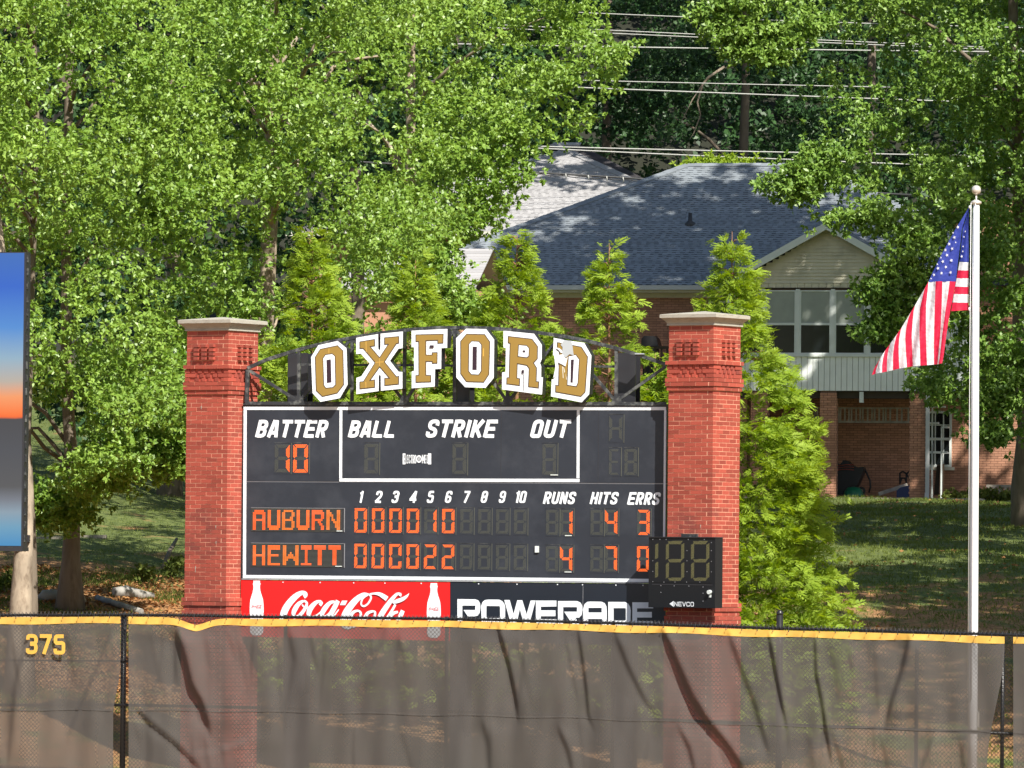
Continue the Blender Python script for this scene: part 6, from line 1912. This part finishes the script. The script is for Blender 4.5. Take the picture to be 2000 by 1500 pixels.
# ------------------------------------------------------------------ flagpole and flag
def flag():
    Y = 97.4
    b = P(1901, 1230, Y); top = P(1903.3, 400, Y)
    ro = empty('flagpole', 'tall white flagpole with a ball on top at the right', 'flagpole', (b.x, Y, 0))
    zt = top.z
    MB().tube([(0, 0, -.2), (0, 0, 1.5), (0, 0, zt * .6), (0, 0, zt)], [.078, .077, .068, .052], 20).build('pole', 'pole_white', ro)
    zb = P(1903, 371, Y).z
    MB().lathe([(.075 * math.sin(PI * i / 12) + .001, -.075 * math.cos(PI * i / 12)) for i in range(13)], (0, 0, zb), 20).build('ball', 'pole_ball', ro)
    MB().tube([(0, 0, zt), (0, 0, zb - .07)], .014, 8).build('spindle', 'pole_ball', ro)
    MB().lathe([(.05, zt), (.085, zt + .02), (.085, zt + .05), (.03, zt + .08)], (0, 0, 0), 14).build('truck', 'pole_ball', ro)
    MB().tube([(-.085, -.03, zt + .03), (-.088, -.03, zt * .7), (-.085, -.05, 1.3)], .006, 5).build('halyard', 'rope_white', ro)
    MB().tube([(-.02, -.075, zt + .03), (-.03, -.085, zt * .7), (-.03, -.09, 1.3)], .006, 5).build('halyard', 'rope_white', ro)
    MB().lathe([(.01, -.03), (.028, 0), (.01, .03)], (-.10, -.02, P(1893, 405, Y).z), 8).build('snap_hook', 'rope_white', ro)
    MB().lathe([(.01, -.03), (.02, 0), (.01, .03)], (-.10, -.02, P(1894, 604, Y).z), 8).build('snap_hook', 'rope_white', ro)
    cl = P(1910, 1405, Y); MB().box(.07, .10, -.06, .0, cl.z - .12, cl.z + .12).build('cleat', 'pole_ball', ro)

    # flag, built from its folds
    def fcloth(name, base, trans):
        m = bpy.data.materials.new(name); m.use_nodes = True; nt = m.node_tree; N, Lk = nt.nodes, nt.links; p = N["Principled BSDF"]; out = N["Material Output"]
        p.inputs["Base Color"].default_value = base; p.inputs["Roughness"].default_value = .6; p.inputs["Specular IOR Level"].default_value = .3
        nz = N.new("ShaderNodeTexNoise"); nz.inputs["Scale"].default_value = 9; nz.inputs["Detail"].default_value = 3; tc = N.new("ShaderNodeTexCoord"); Lk.new(tc.outputs["Object"], nz.inputs["Vector"]); bp = N.new("ShaderNodeBump"); bp.inputs["Strength"].default_value = .7; bp.inputs["Distance"].default_value = .04; Lk.new(nz.outputs[0], bp.inputs["Height"]); Lk.new(bp.outputs[0], p.inputs["Normal"])
        t_ = N.new("ShaderNodeBsdfTranslucent"); t_.inputs[0].default_value = base; ms = N.new("ShaderNodeMixShader"); ms.inputs[0].default_value = trans
        Lk.new(p.outputs[0], ms.inputs[1]); Lk.new(t_.outputs[0], ms.inputs[2]); Lk.new(ms.outputs[0], out.inputs[0]); MATS[name] = m
    fcloth('flag_red', (.66, .018, .065, 1), .3); fcloth('flag_white', (.76, .76, .80, 1), .3); fcloth('flag_blue', (.035, .055, .33, 1), .25)
    F = Frame((b.x, Y, 0), 0)
    fl = empty('flag', 'American flag hanging limp from the white pole, its stripes falling to the left', 'flag', (b.x, Y, 0))
    S = 3.75; q = lambda a, c: (1680 + a / S, 340 + c / S)
    bounds = [[(700, 785), (690, 850), (660, 1000), (635, 1150), (612, 1330), (600, 1385)],
              [(655, 785), (648, 850), (625, 1000), (600, 1180), (584, 1330), (574, 1392)],
              [(602, 785), (601, 850), (596, 1000), (586, 1180), (572, 1330), (566, 1393)],
              [(553, 785), (550, 850), (545, 1000), (541, 1180), (540, 1330), (541, 1395)],
              [(500, 788), (495, 850), (482, 970), (482, 1180), (486, 1320), (490, 1400)],
              [(474, 835), (462, 880), (436, 990), (434, 1150), (438, 1300), (441, 1403)],
              [(402, 960), (392, 1000), (384, 1080), (378, 1180), (381, 1300), (386, 1408)],
              [(372, 1010), (355, 1050), (338, 1120), (330, 1200), (336, 1320), (343, 1415)],
              [(305, 1122), (296, 1150), (286, 1200), (282, 1260), (283, 1340), (287, 1424)],
              [(275, 1165), (264, 1190), (250, 1250), (242, 1310), (240, 1370), (240, 1436)],
              [(222, 1240), (214, 1262), (204, 1300), (198, 1345), (196, 1395), (196, 1446)],
              [(185, 1290), (178, 1308), (170, 1340), (164, 1375), (160, 1410), (160, 1453)],
              [(152, 1340), (145, 1355), (134, 1382), (124, 1410), (115, 1438), (112, 1462)],
              [(110, 1410), (106, 1420), (100, 1432), (95, 1446), (90, 1460), (86, 1472)]]
    def dep(px, py):      # depth of the cloth: rounded folds
        t = (py - 410) / 320
        w = 1 - smooth(1845, 1893, px) * .8
        return (-.05 - .09 * t) * w + .075 * math.sin((px - 1700 + (py - 700) * .28) / 8.5) * min(max(t, 0), 1) * .75 + .03 * math.sin(px / 3.7 + py / 30)
    def pt(px, py, e=0.0):
        v = F.L(px, py, dep(px, py) - .03 + e); return (v.x, v.y, v.z)
    NS = 18
    def lerp_line(B, t):
        u = t * (len(B) - 1); i = min(int(u), len(B) - 2); f = u - i
        return (B[i][0] * (1 - f) + B[i + 1][0] * f, B[i][1] * (1 - f) + B[i + 1][1] * f)
    for k in range(13):
        mb = MB(); a, c = bounds[k], bounds[k + 1]; M_ = 5; grid = []
        for j in range(NS + 1):
            r0, r1 = lerp_line(a, j / NS), lerp_line(c, j / NS); row = []
            for i in range(M_ + 1):
                f = i / M_; px, py = q(r0[0] * (1 - f) + r1[0] * f, r0[1] * (1 - f) + r1[1] * f); row.append(len(mb.v)); mb.v.append(pt(px, py))
            grid.append(row)
        for j in range(NS):
            for i in range(M_):
                mb.f.append([grid[j][i], grid[j][i + 1], grid[j + 1][i + 1], grid[j + 1][i]]); mb.m.append(0); mb.sm.append(True)
        mb.build('stripe', 'flag_red' if k % 2 == 0 else 'flag_white', fl)
    # filler behind the staircase of stripe starts along the leading edge
    # canton of the outer fold
    lf = [(792, 250), (740, 335), (700, 400), (640, 510), (590, 600), (540, 700), (500, 790)]
    rt = [(797, 252), (768, 330), (745, 400), (735, 500), (722, 600), (710, 700), (700, 786)]
    def sheet(name, l, r_, m, e, ny=14, nx=6, par=fl, ymod=None):
        mb = MB(); grid = []
        for j in range(ny + 1):
            a, c = lerp_line(l, j / ny), lerp_line(r_, j / ny); row = []
            for i in range(nx + 1):
                f = i / nx; px, py = q(a[0] * (1 - f) + c[0] * f, a[1] * (1 - f) + c[1] * f); row.append(len(mb.v)); mb.v.append(pt(px, py, e))
            grid.append(row)
        for j in range(ny):
            for i in range(nx): mb.f.append([grid[j][i], grid[j][i + 1], grid[j + 1][i + 1], grid[j + 1][i]]); mb.m.append(0); mb.sm.append(True)
        return mb.build(name, m, par)
    ct = sheet('canton', lf, rt, 'flag_blue', 0)
    # wedge of white closing the top of the stripes on the leading edge
    hoist_l = [(796, 252), (772, 340), (752, 400), (742, 500), (728, 640)]
    hoist_r = [(797, 250), (797, 340), (796, 400), (795, 500), (794, 646)]
    c2 = sheet('canton', hoist_l, hoist_r, 'flag_blue', .10, label if False else 14) if False else sheet('canton', hoist_l, hoist_r, 'flag_blue', .10)
    ys = [(646, 706), (706, 764), (764, 826), (826, 880), (880, 942), (942, 1004)]
    for k, (ya, yb) in enumerate(ys):
        lx = lambda y: 728 - (y - 640) * .17
        sheet('stripe', [(lx(ya), ya - 2), (lx(yb), yb)], [(793, ya), (791, yb - (8 if k == 5 else 0))], 'flag_white' if k % 2 == 0 else 'flag_red', .09, ny=3, nx=4)
    # stars
    def star(px, py, r, par, e):
        v = Vector(pt(px, py, e)); mb = MB(); pts = []
        for i in range(10):
            t = PI / 2 + i * PI / 5 + .3; rr = r if i % 2 == 0 else r * .42
            pts.append((v.x + rr * math.cos(t) * .9, v.y, v.z + rr * math.sin(t)))
        mb.face(pts[::-1]); mb.build('star', 'flag_white', par)
    for a, c in ((716, 388), (690, 464), (652, 512), (674, 546), (624, 556), (636, 594), (592, 612), (668, 632), (606, 640), (566, 660), (628, 680), (570, 690), (662, 720), (596, 725), (541, 738), (680, 430), (700, 500), (520, 765)):
        star(*q(a, c), .030 if a not in (680, 700, 520, 566, 592) else .018, ct, -.02)
    for a, c in ((744, 603), (754, 530), (760, 460), (752, 566), (770, 420)): star(*q(a, c), .026 if c > 600 else .017, c2, .08)


flag()


# ------------------------------------------------------------------ outfield fence
FF = Frame((P(1000, 1220, 94.0).x, 94.0, 0), 15.5)
TOP = [(-400, 1201), (0, 1201), (235, 1200), (330, 1201), (480, 1204), (700, 1206), (880, 1208), (1000, 1211), (1300, 1219), (1500, 1226), (1700, 1231), (2000, 1240), (2400, 1252)]
top_py = lambda px: float(np.interp(px, [a for a, _ in TOP], [b for _, b in TOP]))


def fence():
    ro = in_frame(empty('chain_link_fence', 'black chain link outfield fence crossing the whole foreground', 'fence'), FF)
    L = FF.L
    xa, xb = L(-150, 1300, 0).x, L(2150, 1300, 0).x
    tops = [L(px, top_py(px), 0) for px in range(-150, 2151, 25)]
    MB().tube([(v.x, .03, v.z - .005) for v in tops], .021, 8).build('top_rail', 'fence_black', ro)
    for pa in (((-150, 1377), (240, 1377), (900, 1390), (1500, 1414), (2150, 1440)),):
        MB().tube([(L(a, b, .04).x, .04, L(a, b, .04).z) for a, b in pa], .024, 8).build('middle_rail', 'fence_black', ro)
    MB().tube([(L(a, b, .04).x, .04, L(a, b, .04).z) for a, b in ((-150, 1289), (240, 1291), (345, 1292))], .014, 8).build('brace_rail', 'fence_black', ro)
    for px, lab in ((-80, None), (241, 'stout post in the gap between the screens'), (557, None), (872, None), (1197, None), (1522, 'taller post with domed cap'), (1790, None), (1958, 'post in the right gap')):
        v = L(px, top_py(px), .06); r0 = .030 if px not in (241, 1522) else (.045 if px == 241 else .050)
        zt = v.z + (.0 if px not in (1522,) else .22)
        po = MB().tube([(v.x, .09, -.3), (v.x, .09, zt)], r0, 12).build('post', 'fence_black', ro, label=lab)
        if px == 1522: MB().lathe([(.052, -.02), (.054, .0), (.045, .03), (.02, .055)], (v.x, .09, zt), 12).build('cap', 'fence_black', po)
        else: MB().lathe([(r0 + .004, -.03), (r0 + .004, .01), (.012, .03)], (v.x, .09, zt), 10).build('cap', 'fence_black', po)
    # the woven wire: two families of zigzag wires, as slim bars, ends twisted above the top rail
    mb = MB(); p = .063; n0 = int(xa / p) - 45; n1 = int(xb / p) + 1
    zt_at = lambda x: float(np.interp(x, [v.x for v in tops], [v.z for v in tops])) + .035
    w = .0030
    for fam in (0, 1):
        for i in range(n0, n1 + 46):
            # straight diagonal from the ground to the top edge
            x0 = i * p; h = 2.75
            sx = 1 if fam == 0 else -1
            if fam == 1: x0 = i * p
            zt = zt_at(x0 + sx * 2.0)
            L_ = zt - .05
            x1 = x0 + sx * L_ * .98
            if max(x0, x1) < xa or min(x0, x1) > xb: continue
            y = -.002 if fam == 0 else .002
            a, b = Vector((x0, y, .05)), Vector((x1, y, zt))
            s_ = Vector((1, 0, -sx)).normalized() * w
            mb.face([a - s_, b - s_, b + s_, a + s_]); mb.face([a - s_ + Vector((0, .004, 0)), a + s_ + Vector((0, .004, 0)), b + s_ + Vector((0, .004, 0)), b - s_ + Vector((0, .004, 0))])
    mb.build('wire_mesh', 'fence_black', ro, kind='stuff')
    mb = MB(); x = xa
    while x < xb:
        zt = zt_at(x)
        for sx in (-1, 1):
            a = Vector((x, sx * .003, zt - .03)); b = Vector((x + sx * .011, sx * .004, zt + .018)); s_ = Vector((.0024, 0, 0))
            mb.face([a - s_, a + s_, b + s_ * .7, b - s_ * .7]); mb.face([a - Vector((0, .0024, 0)), a + Vector((0, .0024, 0)), b + Vector((0, .002, 0)), b - Vector((0, .002, 0))])
        x += p
    mb.build('barb', 'barb_metal', ro, kind='stuff')


fence()

FOLDS = [  # path (px,py), half width px, strength
    ([(340, 1215), (345, 1235), (360, 1289), (372, 1340), (390, 1370), (407, 1421), (412, 1440)], 8, 2.3, 1222, 1440),
    ([(973, 1222), (975, 1235), (993, 1295), (1005, 1352), (1011, 1400), (1013, 1415)], 4.5, 2.0, 1215, 1410),
    ([(1128, 1226), (1137, 1289), (1145, 1350), (1149, 1400), (1163, 1430)], 4, 1.6, 1220, 1430),
    ([(1294, 1230), (1320, 1295), (1350, 1364), (1380, 1409), (1410, 1445), (1440, 1490), (1460, 1530)], 8, 2.5, 1225, 1530),
    ([(1500, 1235), (1503, 1249), (1516, 1321), (1535, 1415), (1540, 1440)], 4.5, 2.0, 1232, 1430),
    ([(1591, 1237), (1593, 1313), (1604, 1367), (1612, 1420), (1625, 1500)], 4.5, 1.9, 1235, 1500),
    ([(1775, 1245), (1761, 1308), (1740, 1372), (1727, 1430)], 7, 2.3, 1238, 1425),
    ([(1198, 1230), (1225, 1300), (1260, 1370), (1290, 1410)], 6, 1.0, 1228, 1405),
    ([(1420, 1230), (1445, 1300), (1475, 1380), (1500, 1470)], 7, 1.1, 1230, 1480),
    ([(760, 1212), (730, 1290), (690, 1350)], 9, .8, 1215, 1360), ([(560, 1215), (575, 1290), (560, 1375)], 8, .7, 1215, 1380),
    ([(60, 1210), (30, 1330), (15, 1500)], 7, .9, 1215, 1500), ([(215, 1240), (190, 1300), (160, 1370), (130, 1440)], 5, 1.2, 1230, 1450),
    ([(1090, 1420), (1110, 1470), (1120, 1520)], 6, 1.2, 1412, 1530), ([(255, 1370), (290, 1410), (340, 1450), (390, 1500)], 5, 1.5, 1372, 1520),
    ([(1322, 1412), (1345, 1460), (1360, 1520)], 6, 1.3, 1412, 1530), ([(940, 1400), (952, 1450), (958, 1530)], 7, .9, 1400, 1530),
    ([(480, 1440), (440, 1462), (380, 1470)], 12, .8, 1430, 1480), ([(1830, 1425), (1810, 1470), (1790, 1520)], 6, 1.2, 1422, 1530), ([(1860, 1245), (1900, 1230), (1905, 1300)], 4, .7, 1240, 1320)]

_rf = random.Random(21)
for _i in range(62):
    _x = _rf.uniform(-60, 2100); _y = float(np.interp(_x, [0, 2000], [1222, 1256])) if _rf.random() < .55 else _rf.uniform(1385, 1440)
    _l = _rf.uniform(60, 170); _d = _rf.uniform(-.15, .32)
    FOLDS.append(([(_x, _y), (_x + _d * _l * .5 + _rf.uniform(-3, 3), _y + _l * .5), (_x + _d * _l, _y + _l)], _rf.uniform(4, 8), _rf.uniform(.25, .6), _y, _y + _l))


def windscreens():
    L = FF.L
    r_ = random.Random(3)
    ph = [r_.uniform(0, 6) for _ in range(8)]

    def warp(px, py):
        X = px; ly = -.085
        ly += .020 * math.sin(px / 23 + ph[0] + (py - 1250) * .006) * (0.4 + .6 * smooth(1220, 1300, py))
        ly += .012 * math.sin(px / 11.3 + ph[1] - (py - 1250) * .011) * smooth(1215, 1270, py) + .010 * math.sin(px / 57 + py / 60 + ph[2])
        ly += .009 * math.sin(px / 6.1 + ph[3] + py * .02) * smooth(1330, 1390, py) * (1 - smooth(1395, 1440, py) * .6)
        for path, w, s, y0, y1 in FOLDS:
            if py < y0 - 5 or py > y1 + 10: continue
            xf = float(np.interp(py, [b for _, b in path], [a for a, _ in path]))
            amp = smooth(y0 - 5, y0 + 35, py) * (1 - smooth(y1 - 50, y1 + 8, py))
            ww = w * 1.65 * (.45 + .55 * amp)
            if abs(px - xf) > ww * 12: continue
            t = (px - xf) / ww
            ly -= .036 * s * amp * math.tanh(1.8 * t) * math.exp(-abs(t) / (2.0 if t < 0 else 3.2)) * (w / 6)
        return X, min(ly, -.022)

    def hem_py(px, base):
        v = top_py(px) + 4.5
        if 320 < px < 470: v += 14 * math.exp(-((px - 383) / 34) ** 2) * (1 - abs(px - 383) / 130)
        return v
    defs = [(-160, 235, 'windscreen', 'brown windscreen panel at the left bearing the yellow numerals 375'),
            (251, 1962, 'windscreen', 'long brown windscreen panel in the middle with deep folds and a sagging yellow hem'),
            (1979, 2160, 'windscreen', 'brown windscreen panel at the far right edge beyond the dark gap')]
    for di, (p0, p1, nm, lab) in enumerate(defs):
        ro = in_frame(empty(nm, lab, 'windscreen', group='windscreens tied to the outfield fence'), FF)
        step = 2.6; nx = int((p1 - p0) / step); ny = 44

        def edgex(px, py):
            t = smooth(1215, 1500, py)
            if di == 0 and px > p1 - 40: return px - (px - p1 + 40) / 40 * (14 * smooth(1300, 1400, py))
            if di == 1 and px < p0 + 60: return px
            if di == 1 and px > p1 - 60: return px - (px - p1 + 60) / 60 * (34 * smooth(1260, 1500, py))
            if di == 2: return px
            return px
        for part in ('fabric', 'hem'):
            V = []; F_ = []
            rows = ny if part == 'fabric' else 3
            for j in range(rows + 1):
                for i in range(nx + 1):
                    px = p0 + (p1 - p0) * i / nx
                    t0 = hem_py(px, 0); hb = 13.2 + 1.2 * math.sin(px / 37)
                    if part == 'hem': py = t0 + hb * j / rows
                    else: py = t0 + hb - .5 + (1545 - t0 - hb) * j / rows
                    X, ly = warp(edgex(px, py), py)
                    if part == 'hem': ly -= .006; X = px + (X - px) * (j / rows) * .5; ly += .006 * math.sin(px / 5.3 + j)
                    v = L(X, py, ly); V.append((v.x, v.y, v.z))
            for j in range(rows):
                for i in range(nx):
                    a = j * (nx + 1) + i; F_.append((a, a + 1, a + nx + 2, a + nx + 1))
            me = bpy.data.meshes.new(part); me.from_pydata(V, [], F_); me.materials.append(MATS['windscreen_mesh' if part == 'fabric' else 'hem_yellow']); me.polygons.foreach_set('use_smooth', [True] * len(F_)); me.update()
            link(bpy.data.objects.new(part, me), ro)
        # horizontal seam of doubled cloth
        sm = MB(); pr = None
        for i in range(0, nx + 1, 3):
            px = p0 + (p1 - p0) * i / nx
            ps = float(np.interp(px, [-200, 235, 600, 1100, 1500, 2200], [1386, 1387, 1391, 1401, 1417, 1436])) + 1.2 * math.sin(px / 31)
            X, ly = warp(edgex(px, ps), ps); a, b = L(X, ps - 1.6, ly - .006), L(X, ps + 1.6, ly - .006)
            if pr: sm.face([pr[1], b, a, pr[0]])
            pr = (a, b)
        sm.build('seam', 'windscreen_mesh', ro)
        ti = MB(); px = p0 + 8
        while px < p1 - 4:
            t0 = hem_py(px, 0); a = L(px, t0 + 2, -.13); b = L(px + r_.uniform(-2, 2), top_py(px) - 2, -.02); s_ = Vector((.003, 0, 0))
            ti.face([a - s_, a + s_, b + s_, b - s_]); ti.box(a.x - .007, a.x + .007, a.y - .006, a.y - .002, a.z - .008, a.z + .008); px += 30.5
        ti.build('tie', 'cable_black', ro, kind='stuff')
        if di == 0:
            a, b = L(50.5, 1277, -.158), L(129, 1239.5, -.158)
            mb = MB(); w3 = (b.x - a.x)
            for ch, k0 in (('3', 0), ('7', .345), ('5', .69)):
                x0 = a.x + w3 * k0; st, adv = glyph(ch, .62, .2); y = a.y
                for s in st:
                    pts = [(x0 + gx / .62 * w3 * .30, a.z + (1 - k0) * .012 * 0 + gz * (b.z - a.z), .2 * (b.z - a.z) * .95) for gx, gz in s]
                    y = rib(mb, pts, y, .0002) - .0003
            mb.build('numerals', 'numeral_yellow', ro, label='yellow numerals 375')


windscreens()
